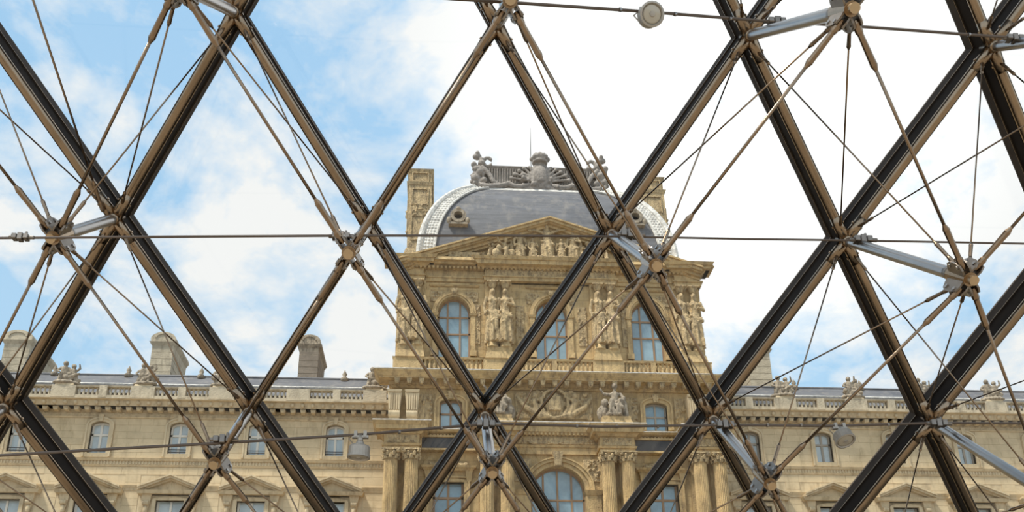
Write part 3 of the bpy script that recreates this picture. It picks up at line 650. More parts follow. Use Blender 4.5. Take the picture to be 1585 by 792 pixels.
for i, (cx, w, zb, zs, rise) in enumerate(winL):
    sb = MB(); surround(sb, cx, w, zb, zs, 0.0, 0.28, -0.4, 0.16); surround(sb, cx, w+0.56, zb, zs+0.28, 0.0, 0.12, -0.1, 0.24)
    sb.frus(cx-1.55, cx+1.55, Y(0.2), Y(0), zt(732), zt(728.5), 0.12, 0.3); sb.frus(cx-1.55, cx+1.55, Y(0.2), Y(0), zt(728.5), zt(725.5), 0.36, 0.42)
    for s in (-1, 1):
        x = cx+s*1.42; sb.frus(x-0.14, x+0.14, Y(0.22), Y(0), zt(748), zt(732), 0.0, 0.12)
    sb.build('window_surround', 'stone', PAV)
    window(PAV, cx, w, zb, zs, rise, -0.4, 'brown_wood', (0, 0.5, 1), (zt(800), zt(770)), 0.16, 0.17)
    fr = MB(); xa, xb = cx-1.9, cx+1.75; za, zb2 = zt(700), zt(683)
    fr.band([(xa, za), (xb, za), (xb, zb2), (xa, zb2)], [(xa-0.14, za-0.14), (xb+0.14, za-0.14), (xb+0.14, zb2+0.14), (xa-0.14, zb2+0.14)], Y(0.62), Y(0.15), True)
    fo = fr.build('panel_frame', 'stone', PAV); MB().box(xa, xb, Y(0.50), Y(0.15), za, zb2).build('marble_panel', 'black_marble', fo)
    cr = MB(); R = random.Random(5)
    for s in (-1, 1):
        cr.cap((s*0.35, -0.1, 0.18), (s*0.95, -0.1, 0.16), 0.20, 0.22); cr.ell((s*1.2, -0.15, 0.22), (0.2, 0.2, 0.2)); cr.ell((s*0.5, -0.2, 0.25), (0.25, 0.2, 0.2)); cr.cap((s*0.8, -0.15, 0.1), (s*0.3, -0.25, 0.05), 0.09, 0.08)
        cr.chain([(s*0.15, -0.1, 0.45), (s*0.55, -0.1, 0.5), (s*0.9, -0.1, 0.38)], [0.1, 0.09, 0.05], 7)
    cr.ell((0, -0.12, 0.42), (0.24, 0.2, 0.34)); cr.ell((0, -0.15, 0.72), (0.13, 0.13, 0.15)); cr.box(-1.4, 1.4, -0.3, 0, -0.02, 0.08)
    put('overdoor_carving', fuse(cr, 'overdoor_carving', 'carved', 0.035, 0.02), (cx, Y(0.12), zt(725.5, 0.3)), PAV)
hzL = [(w[0]-w[1]/2-0.4, w[0]+w[1]/2+0.4, 0, zt(722)) for w in winL]+[(arch_c[0]-3.2, arch_c[0]+3.2, 0, zt(700))]+[(XC+o-1.2, XC+o+1.2, 0, 99) for o in (-10.82, -4.22, 4.22, 10.72)]
ashlar(WALL, XC-HW+0.05, XC+HW-0.05, 17.5, zt(702), 0.0, hzL, 0.62, 1.5, 'pblock', 0.05)

# roof: four-sided curved dome with lead hips
dR0 = -0.2; z_r0 = zt(402, 0); dRt = -4.5; z_r1 = zt(299, dRt)
hw0 = 9.95; retreat = hw0-(at(932, 299, dRt)[0]-at(737, 299, dRt)[0])/2-0.1
NS = 18
def roofpt(t):                              # t 0..1 -> (inset, z)
    a = t*1.0
    return retreat*(1-math.cos(a))/(1-math.cos(1.0)), z_r0+(z_r1-z_r0)*math.sin(a)/math.sin(1.0)
YB = Y(-15.5)
rf = MB(); vs = []
for i in range(NS+1):
    ins, z = roofpt(i/NS); hw = hw0-ins; yf = Y(dR0)+ins*0.9; yb = YB-ins*0.9
    vs += [(XC-hw, yf, z), (XC+hw, yf, z), (XC+hw, yb, z), (XC-hw, yb, z)]
fs = []
for i in range(NS):
    for k in range(4): fs.append((4*i+k, 4*i+(k+1) % 4, 4*i+4+(k+1) % 4, 4*i+4+k))
fs.append((4*NS, 4*NS+1, 4*NS+2, 4*NS+3)); rf.add(vs, fs)
ROOF = rf.build('slate_roof', 'slate', PAV)
for s in (-1, 1):
    hp = []; inn = []
    hb = MB(); n_ = NS+1
    pts = []
    for i in range(n_):
        ins, z = roofpt(i/NS); hw = hw0-ins; yf = Y(dR0)+ins*0.9
        pts.append(Vector((XC+s*hw, yf, z)))
    # flat lead band on the front slope along the hip, then the raised roll on the hip itself
    vs = []; 
    for i, p in enumerate(pts):
        wdt = 1.05
        for q, off in ((0.0, 0.10), (wdt, 0.10), (wdt, -0.05), (0.0, -0.05)):
            vs.append((p.x-s*q, p.y-off, p.z+off))
    fs = []
    for i in range(n_-1):
        for k in range(4): fs.append((4*i+k, 4*i+(k+1) % 4, 4*i+4+(k+1) % 4, 4*i+4+k))
    fs += [(0, 1, 2, 3), (4*n_-4, 4*n_-3, 4*n_-2, 4*n_-1)]
    hb.add(vs, fs); hb.chain([p+Vector((s*0.1, -0.08, 0.08)) for p in pts], [0.24]*n_, 8); hb.chain([p+Vector((-s*1.05, -0.1, 0.1)) for p in pts], [0.10]*n_, 6)
    HB = hb.build('hip_flashing', 'lead', ROOF)
    ob = MB()
    for i in range(0, n_-1):
        for q in (0.0, 0.5):
            p = pts[i].lerp(pts[i+1], q)
            for w_ in (0.30, 0.55, 0.80): ob.ell((p.x-s*w_, p.y-0.10, p.z+0.10), (0.11, 0.07, 0.11), 6, 5)
    ob.build('hip_rosettes', 'lead', ROOF, True)['kind'] = 'stuff'
    # round dormer
    dx, dz = at(708 if s < 0 else 990, 349, -1.5); dx = XC+s*7.05
    tl = [(i, *roofpt(i/100)) for i in range(101)]; ti = min(tl, key=lambda q: abs(q[2]-dz)); yf = Y(dR0)+ti[1]*0.9
    dm = MB(); n = 20
    ci = [(dx+0.36*math.cos(2*math.pi*k/n), dz+0.36*math.sin(2*math.pi*k/n)) for k in range(n)]; co = [(dx+0.62*math.cos(2*math.pi*k/n), dz+0.62*math.sin(2*math.pi*k/n)) for k in range(n)]
    dm.band(ci, co, yf-0.75, yf+1.2, True); dm.box(dx-0.75, dx+0.75, yf-0.70, yf+1.0, dz-0.78, dz-0.6); dm.ell((dx-0.72, yf-0.6, dz-0.4), (0.2, 0.2, 0.3)); dm.ell((dx+0.72, yf-0.6, dz-0.4), (0.2, 0.2, 0.3)); dm.ell((dx, yf-0.65, dz+0.62), (0.22, 0.2, 0.2))
    dm.build('round_dormer', 'grey_stone', ROOF); MB().prism(ci, yf-0.2, yf+0.2).build('opening_shade_disc', 'dark_room', ROOF)  # near-black disc painted in for the shade inside the dormer
lz = MB().frus(XC-(hw0-retreat)-0.1, XC+(hw0-retreat)+0.1, Y(dRt)-0.35, YB, z_r1-0.15, z_r1+0.12, 0.1, 0.0); lz.build('roof_coping', 'lead', ROOF)
# crest on the roof
zk0, zk1 = z_r1+0.1, zt(261, dRt); hk = hw0-retreat-0.2; yk = Y(dRt)+0.1
ck = MB().frus(XC-hk, XC+hk, yk, yk+1.6, zk0, zk0+0.5, 0.25, 0.15); ck.frus(XC-hk, XC+hk, yk, yk+1.5, zk0+0.5, zk1-0.25, 0.0, 0.0); ck.frus(XC-hk, XC+hk, yk, yk+1.5, zk1-0.25, zk1, 0.06, 0.28)
CK = ck.build('roof_crest', 'crest', PAV)
rb = MB(); nr = 46
for k in range(nr):
    x = XC-hk+0.3+k*(2*hk-0.6)/(nr-1); rb.chain([(x, yk-0.06, zk0+0.5), (x, yk-0.02, (zk0+zk1)/2), (x, yk-0.16, zk1-0.22)], [0.08, 0.06, 0.07], 6)
tag(rb.build('crest_ribs', 'crest', CK), kind='stuff')
for s in (-1, 1):
    eb = MB(); hgt = zt(241, dRt)-zk0
    fig_child(eb, s*0.1, -0.1, hgt*0.62, -0.05*s, 0); fig_child(eb, -s*0.35, 0.1, hgt*0.5, 0.1*s, 1); R = random.Random(9)
    for _ in range(22):
        q = R.random(); eb.ell((s*R.uniform(-0.55, 0.5)*(1.1-0.5*q), R.uniform(-0.35, 0.3), 0.15+q*hgt*0.86), R.uniform(0.18, 0.34))
    eb.ell((s*0.05, 0, hgt*0.9), (0.42, 0.3, 0.3)); eb.ell((s*0.02, -0.2, hgt*0.97), 0.2)
    eb.chain([(-s*(0.85+0.36*math.cos(a)), 0, hgt*0.76+0.46*math.sin(a)) for a in [q*0.62 for q in range(-2, 9)]], [0.17]*11, 8)
    eb.chain([(-s*0.3, -0.2, hgt*0.58), (-s*0.9, -0.25, hgt*0.42), (-s*1.3, -0.25, hgt*0.2), (-s*1.9, -0.25, 0.35)], [0.26, 0.22, 0.22, 0.16], 8)
    eb.chain([(-s*0.2, -0.2, 0.3), (-s*1.0, -0.3, 0.2), (-s*1.9, -0.3, 0.3), (-s*2.6, -0.3, 0.6)], [0.28, 0.25, 0.22, 0.14], 8)
    put('crest_end_group', fuse(eb, 'crest_end_group', 'crest', 0.06, 0.06), (XC+s*(hk+0.05), yk-0.1, zk0), CK)
gb = MB(); hgt = zt(238, dRt)-zk0; R = random.Random(4)
gb.ell((0, -0.1, hgt*0.36), (0.95, 0.45, hgt*0.34)); gb.ell((0, -0.45, hgt*0.36), (0.6, 0.25, hgt*0.22)); gb.box(-1.6, 1.6, -0.2, 0.3, 0, 0.7)
for s in (-1, 1):
    for k in range(6):
        a = math.radians(8+k*13); L_ = 2.5-0.16*k
        gb.cap((s*0.4*math.cos(a), -0.1-0.04*k, hgt*0.22), (s*L_*math.cos(a), -0.1-0.04*k, hgt*0.22+L_*0.88*math.sin(a)), 0.13, 0.10); gb.ell((s*L_*math.cos(a), -0.1, hgt*0.22+L_*0.88*math.sin(a)), (0.2, 0.14, 0.2))
    for _ in range(12): gb.ell((s*R.uniform(0.4, 1.6), R.uniform(-0.35, 0.1), R.uniform(0.2, hgt*0.42)), R.uniform(0.14, 0.26))
zc_ = hgt*0.68
gb.lathe((0, -0.1, zc_), [(0.62, 0), (0.70, 0.1), (0.62, 0.2), (0.78, 0.55), (0.55, 0.85), (0.12, hgt*0.27)], 14)
for k in range(8):
    a = 2*math.pi*k/8; gb.ell((0.74*math.cos(a), -0.1+0.6*math.sin(a), zc_+0.5), (0.16, 0.16, 0.24)); gb.ell((0.5*math.cos(a), -0.1+0.4*math.sin(a), zc_+0.88), 0.13)
gb.ell((0, -0.1, hgt*0.955), 0.17); gb.cap((0, -0.1, hgt*0.9), (0, -0.1, hgt), 0.08)
put('crest_cartouche', fuse(gb, 'crest_cartouche', 'crest', 0.055, 0.05), (XC, yk-0.2, zk0), CK)
for s in (-1, 1):
    gl_ = MB(); pts = [(XC+s*(0.9+0.36*i), yk-0.25, zk0+0.62-0.32*math.sin(math.pi*((i % 5)/5.0))) for i in range(8)]; gl_.chain(pts, [0.2, 0.26, 0.3, 0.26, 0.22, 0.26, 0.3, 0.2], 8); gl_.build('crest_garland', 'crest', CK, True)
xx, z0_ = at(822, 246, dRt-1); z1_ = at(822, 197, dRt-1)[1]
MB().tube((xx, yk+1, z0_-2), (xx, yk+1, z1_), 0.035, 0.02, 6).build('lightning_rod', 'iron', CK)
# pavilion chimneys
for s in (-1, 1):
    dK = -6.5; a, b_ = at(631, 330, dK)[0], at(668, 330, dK)[0]; cxk = XC+s*(XC-(a+b_)/2); hwk = (b_-a)/2
    zb, zm, ztp = zt(392, dK, 640), zt(286, dK, 640), zt(262, dK, 640); y0 = Y(dK)
    k = MB().box(cxk-hwk*0.98, cxk+hwk*0.98, y0, y0+3.4, zb-4, zm); k.frus(cxk-hwk, cxk+hwk, y0, y0+3.5, zm, zm+0.28, 0.06, 0.16); k.box(cxk-hwk*0.94, cxk+hwk*0.94, y0+0.05, y0+3.4, zm+0.28, ztp-0.3); k.frus(cxk-hwk, cxk+hwk, y0, y0+3.5, ztp-0.3, ztp, 0.0, 0.14)
    k.frus(cxk-hwk, cxk+hwk, y0, y0+3.5, zb-0.2, zb+0.5, 0.25, 0.05); k.frus(cxk-hwk, cxk+hwk, y0, y0+3.5, zb-1.2, zb-0.2, 0.5, 0.35)
    KO = k.build('roof_chimney', 'carved', PAV)
    f = MB()
    for za, zb2 in ((zm+0.42, ztp-0.42), (zm-2.0, zm-0.5), (zb+1.4, zm-2.4)):
        q = hwk*0.62; f.band([(cxk-q, za), (cxk+q, za), (cxk+q, zb2), (cxk-q, zb2)], [(cxk-q-0.1, za-0.1), (cxk+q+0.1, za-0.1), (cxk+q+0.1, zb2+0.1), (cxk-q-0.1, zb2+0.1)], y0-0.09, y0+0.1, True)
    f.build('chimney_panel', 'carved', KO)
    me = fuse(orn_scrolls(1.3, 1.5, 600, 7, 0.22), 'chimney_carving', 'carved', 0.04, 0.03); put('chimney_carving', me, (cxk, y0-0.02, zm-2.6), KO)
    me2 = fuse(orn_scrolls(0.8, 3.8, 601, 9, 0.2), 'chimney_carving', 'carved', 0.045, 0.03); put('chimney_carving', me2, (cxk+s*(hwk+0.02), y0+0.4, zm-3.2), KO, rot=(0, 0, s*math.pi/2))

# ------------------------------------------------------------------ the two wings
dW = -2.5
def wt(py, d=0.0, px=300): return at(px, py, dW+d)[1]
SP = 5.56
def wing(side, x0, x1, bays, joinery, label, roofd):
    """x0..x1 wall run; bays = window axes"""
    W = thing('palace_wing', ((x0+x1)/2, Y(dW), 0), label, 'building')
    px = 300 if side < 0 else 1300
    off = (0 if side < 0 else -0.02)
    def z(py, d=0.0): return wt(py, d)
    D = dW
    upper = [(b, 1.30, z(703.5), z(661), 0.32) for b in bays]; lower = [(b, 1.95, 15.5, z(775), 0.0) for b in bays]
    wl = MB(); holes_wall(wl, x0, x1, 0.0, z(640), D-0.7, D, upper+lower); wl.box(x0, x1, Y(D-0.7), Y(D-12), z(632), z(630)); wl.box(x0, x0+0.7, Y(D-0.7), Y(D-12), 0, z(632)); wl.box(x1-0.7, x1, Y(D-0.7), Y(D-12), 0, z(632))
    WL = wl.build('facade_wall', 'pale', W)
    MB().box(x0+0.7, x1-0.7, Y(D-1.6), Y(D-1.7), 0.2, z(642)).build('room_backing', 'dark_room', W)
    va, vb = (max(x0, -33), x1) if side < 0 else (x0, min(x1, 48))
    hz = [(b-1.0, b+1.0, z(706), z(650)) for b in bays]
    ashlar(WL, va, vb, z(711.5), z(649), D, hz, 0.53, 1.75, 'block')
    hz = [(b-2.25, b+2.25, 10, z(733)-0.2) for b in bays]
    ashlar(WL, va, vb, 17.5, z(723.5), D, hz, 0.56, 1.75, 'block')
    # cornice with its beads, brackets and the carved frieze
    c = MB(); yb = Y(D-0.5)
    c.frus(x0, x1, Y(D), yb, z(649), z(647.5), 0.10, 0.16); c.box(x0, x1, Y(D+0.06), yb, z(647.5), z(640)); c.frus(x0, x1, Y(D), yb, z(640), z(632, 0.3), 0.14, 0.2)
    c.frus(x0, x1, Y(D), yb, z(632, 0.5), z(629.5, 0.9), 0.85, 0.88); c.frus(x0, x1, Y(D), yb, z(629.5, 0.9), z(620.5, 1.1), 0.9, 1.05); c.frus(x0, x1, Y(D), yb, z(620.5, 1.1), z(618, 1.3), 1.2, 1.3)
    CO = c.build('wing_cornice', 'pale', W)
    n = int((x1-x0)/0.72); mz0, mz1 = z(638.5, 0.4), z(632.2, 0.5)
    mm = MB().frus(-0.17, 0.17, -0.5, 0, 0, mz1-mz0, -0.03, 0.03); mm.ell((0, -0.42, 0.1), (0.17, 0.12, 0.13)); mm = mm.mesh('modillion', 'pale')
    lm = MB().ell((0, 0, 0), (0.15, 0.16, 0.17), 8, 6).mesh('lion_head', 'pale', smooth=True)
    for k in range(n):
        x = x0+(k+0.5)*(x1-x0)/n
        if va-4 < x < vb+4:
            put('modillion', mm, (x, Y(D+0.22), mz0), CO)
            put('cornice_boss', lm, (x, Y(D+1.0), z(625, 1.0)), CO)
    seg = SP; k = 0; fz = fuse(orn_scrolls(SP*0.98, 0.34, 700, 22, 0.10), 'frieze_carving', 'pale', 0.03, 0.015)
    for b in bays: put('frieze_carving', fz, (b, Y(D+0.05), z(643.7)), W)
    # parapet
    p0, p1 = z(617, 0.7), z(599, 0.7); dp = D+0.7
    p = MB(); p.box(x0, x1, Y(dp+0.05), Y(dp-0.5), p0-0.4, z(613.5, 0.7)); p.frus(x0, x1, Y(dp), Y(dp-0.4), z(601.2, 0.7), p1, 0.02, 0.06)
    pier = []
    for i in range(-1, len(bays)+1):
        b = bays[0]+i*SP
        if x0 < b-SP/2 < x1: pier.append((b-SP/2-0.85, b-SP/2+0.85))
        if x0 < b < x1: pier.append((b-0.28, b+0.28))
    pier = sorted((max(a, x0), min(c_, x1)) for a, c_ in pier)
    for a, c_ in pier: p.box(a, c_, Y(dp+0.07), Y(dp-0.45), p0, p1)
    BA = p.build('parapet', 'parapet', W)
    bme = baluster_mesh(z(601.2, 0.7)-z(613.5, 0.7), 'parapet')
    for (a, b_), (c_, d_) in zip(pier, pier[1:]):
        if c_ > va-6 and b_ < vb+6: fill_balusters(BA, b_+0.04, c_-0.04, bme, 0.27, Y(dp-0.2), z(613.5, 0.7))
    # roof
    zr0, zr1 = z(600, -1), z(585.5, -4.5)
    r = MB().prism([(x0, 0), (x1, 0), (x1, 1), (x0, 1)], 0, 1)
    r = MB().add([(x0, Y(D-0.8), zr0-0.6), (x1, Y(D-0.8), zr0-0.6), (x1, Y(D-4.2), zr1), (x0, Y(D-4.2), zr1), (x1, Y(D-8), zr1), (x0, Y(D-8), zr1), (x1, Y(D-12), zr0-0.6), (x0, Y(D-12), zr0-0.6)],
        [(0, 1, 2, 3), (3, 2, 4, 5), (5, 4, 6, 7), (0, 3, 5, 7), (1, 6, 4, 2), (0, 7, 6, 1)])
    RO = r.build('slate_roof', 'slate', W)
    MB().chain([(x0, Y(D-4.2), zr1), (x1, Y(D-4.2), zr1)], [0.14, 0.14], 8).build('ridge_roll', 'slate', RO)
    MB().chain([(x0, Y(D-2.0), zr0+(zr1-zr0)*0.36-0.2), (x1, Y(D-2.0), zr0+(zr1-zr0)*0.36-0.2)], [0.10, 0.10], 8).build('gutter_roll', 'lead', RO)
    fn = MB().lathe((0, 0, 0), [(0.28, 0), (0.30, 0.25), (0.12, 0.42), (0.2, 0.6), (0.05, 0.9), (0.02, 1.0)], 10).mesh('roof_finial', 'grey_stone', smooth=True)
    for b in bays: put('roof_finial', fn, (b, Y(D-4.0), zr1-0.25), RO)
    # upper windows
    for i, (b, w, zb, zs, rise) in enumerate(upper):
        s = MB(); surround(s, b, w, zb, zs, rise, 0.26, D-0.3, D+0.14); surround(s, b, w+0.4, zb-0.25, zs, rise+0.2, 0.12, D, D+0.2); s.frus(b-0.95, b+0.95, Y(D+0.1), Y(D-0.3), zb-0.3, zb, 0.03, 0.08)
        so = s.build('window_surround', 'pale', W)
        MB().frus(b-0.12, b+0.12, Y(D+0.22), Y(D), zs+rise, zs+rise+0.5, 0.0, 0.06).build('keystone', 'pale', so)
        wo_ = window(W, b, w, zb, zs, rise, D-0.32, joinery, (0, 0.5, 1), (z(673),), 0.16, 0.13, 'pglass')
        if side < 0:
            rl = MB()
            for q in (0.22, 0.40): rl.tube((b-w/2, Y(D-0.12), zb+q), (b+w/2, Y(D-0.12), zb+q), 0.025, n=6)
            rl.build('window_rail', 'iron', wo_)
    # string course with flutes
    sc = MB().frus(x0, x1, Y(D), Y(D-0.3), z(723), z(720.5), 0.06, 0.12); sc.box(x0, x1, Y(D+0.10), Y(D-0.3), z(720.5), z(715)); sc.frus(x0, x1, Y(D), Y(D-0.3), z(715), z(711.5), 0.2, 0.30)
    SCO = sc.build('string_course', 'pale', W)
    ff = MB(); xa = va
    while xa < vb: ff.box(xa, xa+0.1, Y(D+0.15), Y(D+0.05), z(720.3), z(715.2)); xa += 0.22
    tag(ff.build('string_course_flutes', 'pale', SCO), kind='stuff')
    # lower windows with pediments
    s2 = MB().frus(x0, x1, Y(D), Y(D-0.3), z(760), z(757), 0.06, 0.1); s2.frus(x0, x1, Y(D), Y(D-0.3), z(757), z(752.5), 0.08, 0.2); s2.build('impost_band', 'pale', W)
    for b, w, zb, zs, rise in lower:
        hp = 2.15; zp0, zp1 = z(752.5, 0.7), z(734, 0.7); sl = math.hypot(hp, zp1-zp0)/hp
        s = MB()
        for t0, t1, d1 in ((0, 0.10, 0.85), (0.10, 0.24, 0.75), (0.24, 0.34, 0.5)):
            for q in (-1, 1): s.prism([(b+q*(hp+0.02), zp0-t1*sl), (b+q*(hp+0.02), zp0-t0*sl), (b, zp1-t0*sl), (b, zp1-t1*sl)], Y(D+d1), Y(D-0.1))
        s.prism([(b-hp+0.3, zp0-0.25), (b+hp-0.3, zp0-0.25), (b, zp1-0.3)], Y(D+0.25), Y(D-0.1))
        s.frus(b-hp+0.25, b+hp-0.25, Y(D+0.2), Y(D-0.1), zp0-0.46, zp0-0.22, 0.3, 0.42)
        s.box(b-1.35, b+1.35, Y(D+0.22), Y(D-0.1), z(763), zp0-0.46); s.build('window_pediment', 'pale', W)
        s = MB(); surround(s, b, w, zb, zs, 0.0, 0.26, D-0.3, D+0.16)
        s.build('window_surround', 'pale', W)
        for q in (-1, 1):
            x = b+q*1.62; cn = MB().frus(x-0.18, x+0.18, Y(D+0.12), Y(D-0.1), z(788), zp0-0.46, 0.0, 0.16); cn.tube((x-0.2, Y(D+0.22), z(780)), (x+0.2, Y(D+0.22), z(780)), 0.17, n=10); cn.ell((x, Y(D+0.15), z(790)), (0.17, 0.14, 0.3)); cn.build('console_bracket', 'pale', W)
        window(W, b, w, zb, zs, 0.0, D-0.32, joinery, (0, 0.5, 1), (z(815),), 0.15, 0.15, 'pglass')
    return W
bl_ = [-5.97-SP*i for i in range(7)][::-1]; br_ = [24.95+SP*i for i in range(6)]
WL_ = wing(-1, bl_[0]-2.8, XC-HW+0.3, bl_, 'white_wood', 'pale stone palace wing with white windows left of the pavilion', 0)
WR_ = wing(1, XC+HW-0.3, br_[-1]+2.8, br_, 'grey_wood', 'pale stone palace wing with brownish windows right of the pavilion', 0)
# wing chimneys: tall shafts with a rounded cap running back over the roof
BLK_P = UNIT.mesh('stone_block', 'parapet')
def wing_chimney(W, pxa, pxb, pyt, pyb, depth, m):
    dK = dW-5.0; (xa, zt1), (xb, _) = at(pxa, pyt, dK), at(pxb, pyt, dK); zb = at(pxa, pyb, dK)[1]-1.0; y0 = Y(dK); cx = (xa+xb)/2; hw = (xb-xa)/2
    k = MB().box(cx-hw*0.86, cx+hw*0.86, y0, y0+depth, zb, zt1-1.05); k.frus(cx-hw*0.86, cx+hw*0.86, y0, y0+depth, zt1-2.1, zt1-1.05, 0.0, 0.05)
    K = k.build('wing_chimney', m, W)
    pts = [(cx+hw, zt1-0.85)]+[(cx+hw*1.04*math.cos(math.pi*i/12), zt1-0.62+0.62*math.sin(math.pi*i/12)) for i in range(13)]+[(cx-hw, zt1-0.85)]
    cpm = MB().prism(pts, y0-0.25, y0+depth+0.2); cpm.frus(cx-hw*0.86, cx+hw*0.86, y0, y0+depth, zt1-1.15, zt1-0.85, 0.05, 0.26)
    C = cpm.build('chimney_cap', m, K)
    ins = MB(); ip = [(cx+hw*0.55*math.cos(math.pi*i/10), zt1-0.55+0.32*math.sin(math.pi*i/10)) for i in range(11)]; op = [(cx+hw*0.68*math.cos(math.pi*i/10), zt1-0.55+0.42*math.sin(math.pi*i/10)) for i in range(11)]
    ins.band(ip, op, y0-0.33, y0-0.2); ins.build('cap_moulding', m, C)
    n = 7; h = (zt1-1.15-zb)/n
    for i in range(n):
        put('stone_block', BLK['block'] if m != 'parapet' else BLK_P, (cx, y0+depth/2, zb+(i+0.5)*h), K, scale=(hw*1.72+0.06, depth+0.06, h-0.06))
    return K
MT['grey_block'] = mat('grey_ashlar_block', (0.22, 0.18, 0.14), 0.9, var=0.25, vscale=1.5, bump=0.3, bscale=6, objvar=0.1)
wing_chimney(WL_, 9, 54, 512, 588, 4.8, 'parapet'); wing_chimney(WL_, 237, 274, 515, 588, 4.2, 'parapet')
_b = BLK['block']; BLK['block'] = UNIT.mesh('stone_block', 'grey_block')
wing_chimney(WL_, 464, 497, 519, 590, 4.2, 'grey_stone'); BLK['block'] = _b
wing_chimney(WR_, 1152, 1190, 527, 602, 4.2, 'parapet')
# child groups on the parapet piers
zst = wt(599, 0.7)
stat = [(bl_[i]-SP/2, w) for i, w in ((1, 'at far left beside the first wing chimney'), (2, 'second from left'), (3, 'left of the second wing chimney'))]
plc = [(bl_[1]-SP/2, 0, 'weathered stone child group on the left wing parapet, furthest left, before a chimney'),
       (bl_[2]-SP/2, 1, 'weathered stone child group on left wing parapet, standing alone between two chimneys'),
       (bl_[3]-SP/2, 2, 'weathered stone child group on left wing parapet, against the middle pale chimney'),
       (bl_[4]-SP/2, 0, 'weathered stone child group on left wing parapet, hidden behind a crossing steel beam'),
       (bl_[5]-SP/2, 1, 'weathered stone child group on left wing parapet, in front of the dark grey chimney'),
       (bl_[6]+SP/2-0.05, 2, 'weathered stone child group on left wing parapet, right against the pavilion'),
       (br_[0]+SP/2, 0, 'pale stone child group on right wing parapet, nearest the pavilion beside a chimney'),
       (br_[1]+SP/2, 1, 'pale stone child group on right wing parapet, upright with an open sky behind'),
       (br_[2]+SP/2, 2, 'pale stone child group on right wing parapet, hidden behind a steel beam'),
       (br_[3]+SP/2, 0, 'pale stone child group on right wing parapet, furthest right')]
for x, k, lab in plc:
    h = 2.0
    MB().frus(x-0.62, x+0.62, Y(dW+0.72), Y(dW+0.12), zst-0.02, zst+0.16, 0.04, 0.0).build('statue_block', 'pale', WL_ if x < XC else WR_)
    o = put('stone_child_group', FIG['putti%d' % k], (x, Y(dW+0.42), zst+0.14), None, rot=(0, 0, 0.2*(k-1)), scale=(h*1.15, h*0.95, h))
    tag(o, lab, 'statue', 'child groups on the parapets')
# ------------------------------------------------------------------ the glass pyramid's near face, seen from inside
LW, LS, TH = 1.968, 1.557, math.radians(50.7)
EX = Vector((1, 0, 0)); EV = Vector((0, -math.cos(TH), math.sin(TH))); EN = Vector((0, -math.sin(TH), -math.cos(TH)))   # across, up the slope, inwards
O0 = Vector((0, 0, 4.81))
def face(u, v, n=0.0): return O0+EX*(u*LW)+EV*(v*LS)+EN*n
def on_face(px, py, n):                     # pixel -> point on the plane lying n metres inside the face
    r = ray(px, py); t = ((O0+EN*n)-CAM).dot(EN)/r.dot(EN); return CAM+r*t
FROT = Matrix(((EX.x, EV.x, EN.x), (EX.y, EV.y, EN.y), (EX.z, EV.z, EN.z)))   # note: left-handed guard below
if FROT.determinant() < 0: FROT = Matrix(((-EX.x, EV.x, EN.x), (-EX.y, EV.y, EN.y), (-EX.z, EV.z, EN.z)))
FQ = FROT.to_euler()
V0, V1 = -4, 7
ordn = ['first', 'second', 'third', 'fourth', 'fifth', 'sixth', 'seventh', 'eighth', 'ninth']
def inframe(p, q, m=0):
    for i in range(41):
        x, y, w = project(Vector(p).lerp(Vector(q), i/40))
        if w > 0.1 and -m < x < IMG_W+m and -m < y < IMG_H+m: return True
    return False
# glass wall and its panes
GW = bpy.data.objects.new('wall_glass', None); GW.location = face(1, 0); COL.objects.link(GW); ORG[GW.name] = Vector(face(1, 0)); GW['kind'] = 'structure'
pane_mb = MB(); a, b_ = LW/2-0.03, LS-0.047
pts = [(0, -b_), (a, 0), (0, b_), (-a, 0)]
def pane_mesh():
    vs = [];
    for n in (-0.275, -0.291):
        for x, y in pts: vs.append(tuple(EX*x+EV*y+EN*n))
    return MB().add(vs, [(0, 1, 2, 3), (7, 6, 5, 4), (0, 4, 5, 1), (1, 5, 6, 2), (2, 6, 7, 3), (3, 7, 4, 0)]).mesh('pane', 'glazing')
PM = pane_mesh()
for v in range(V0+1, 6):
    for i in range(-5, 10):
        u = i+(0.0 if v % 2 else 0.5)
        # pane centres sit where no beams cross
        if inframe(face(u-0.5, v), face(u+0.5, v), 500) or inframe(face(u, v-1), face(u, v+1), 500): put('pane', PM, face(u, v), GW)
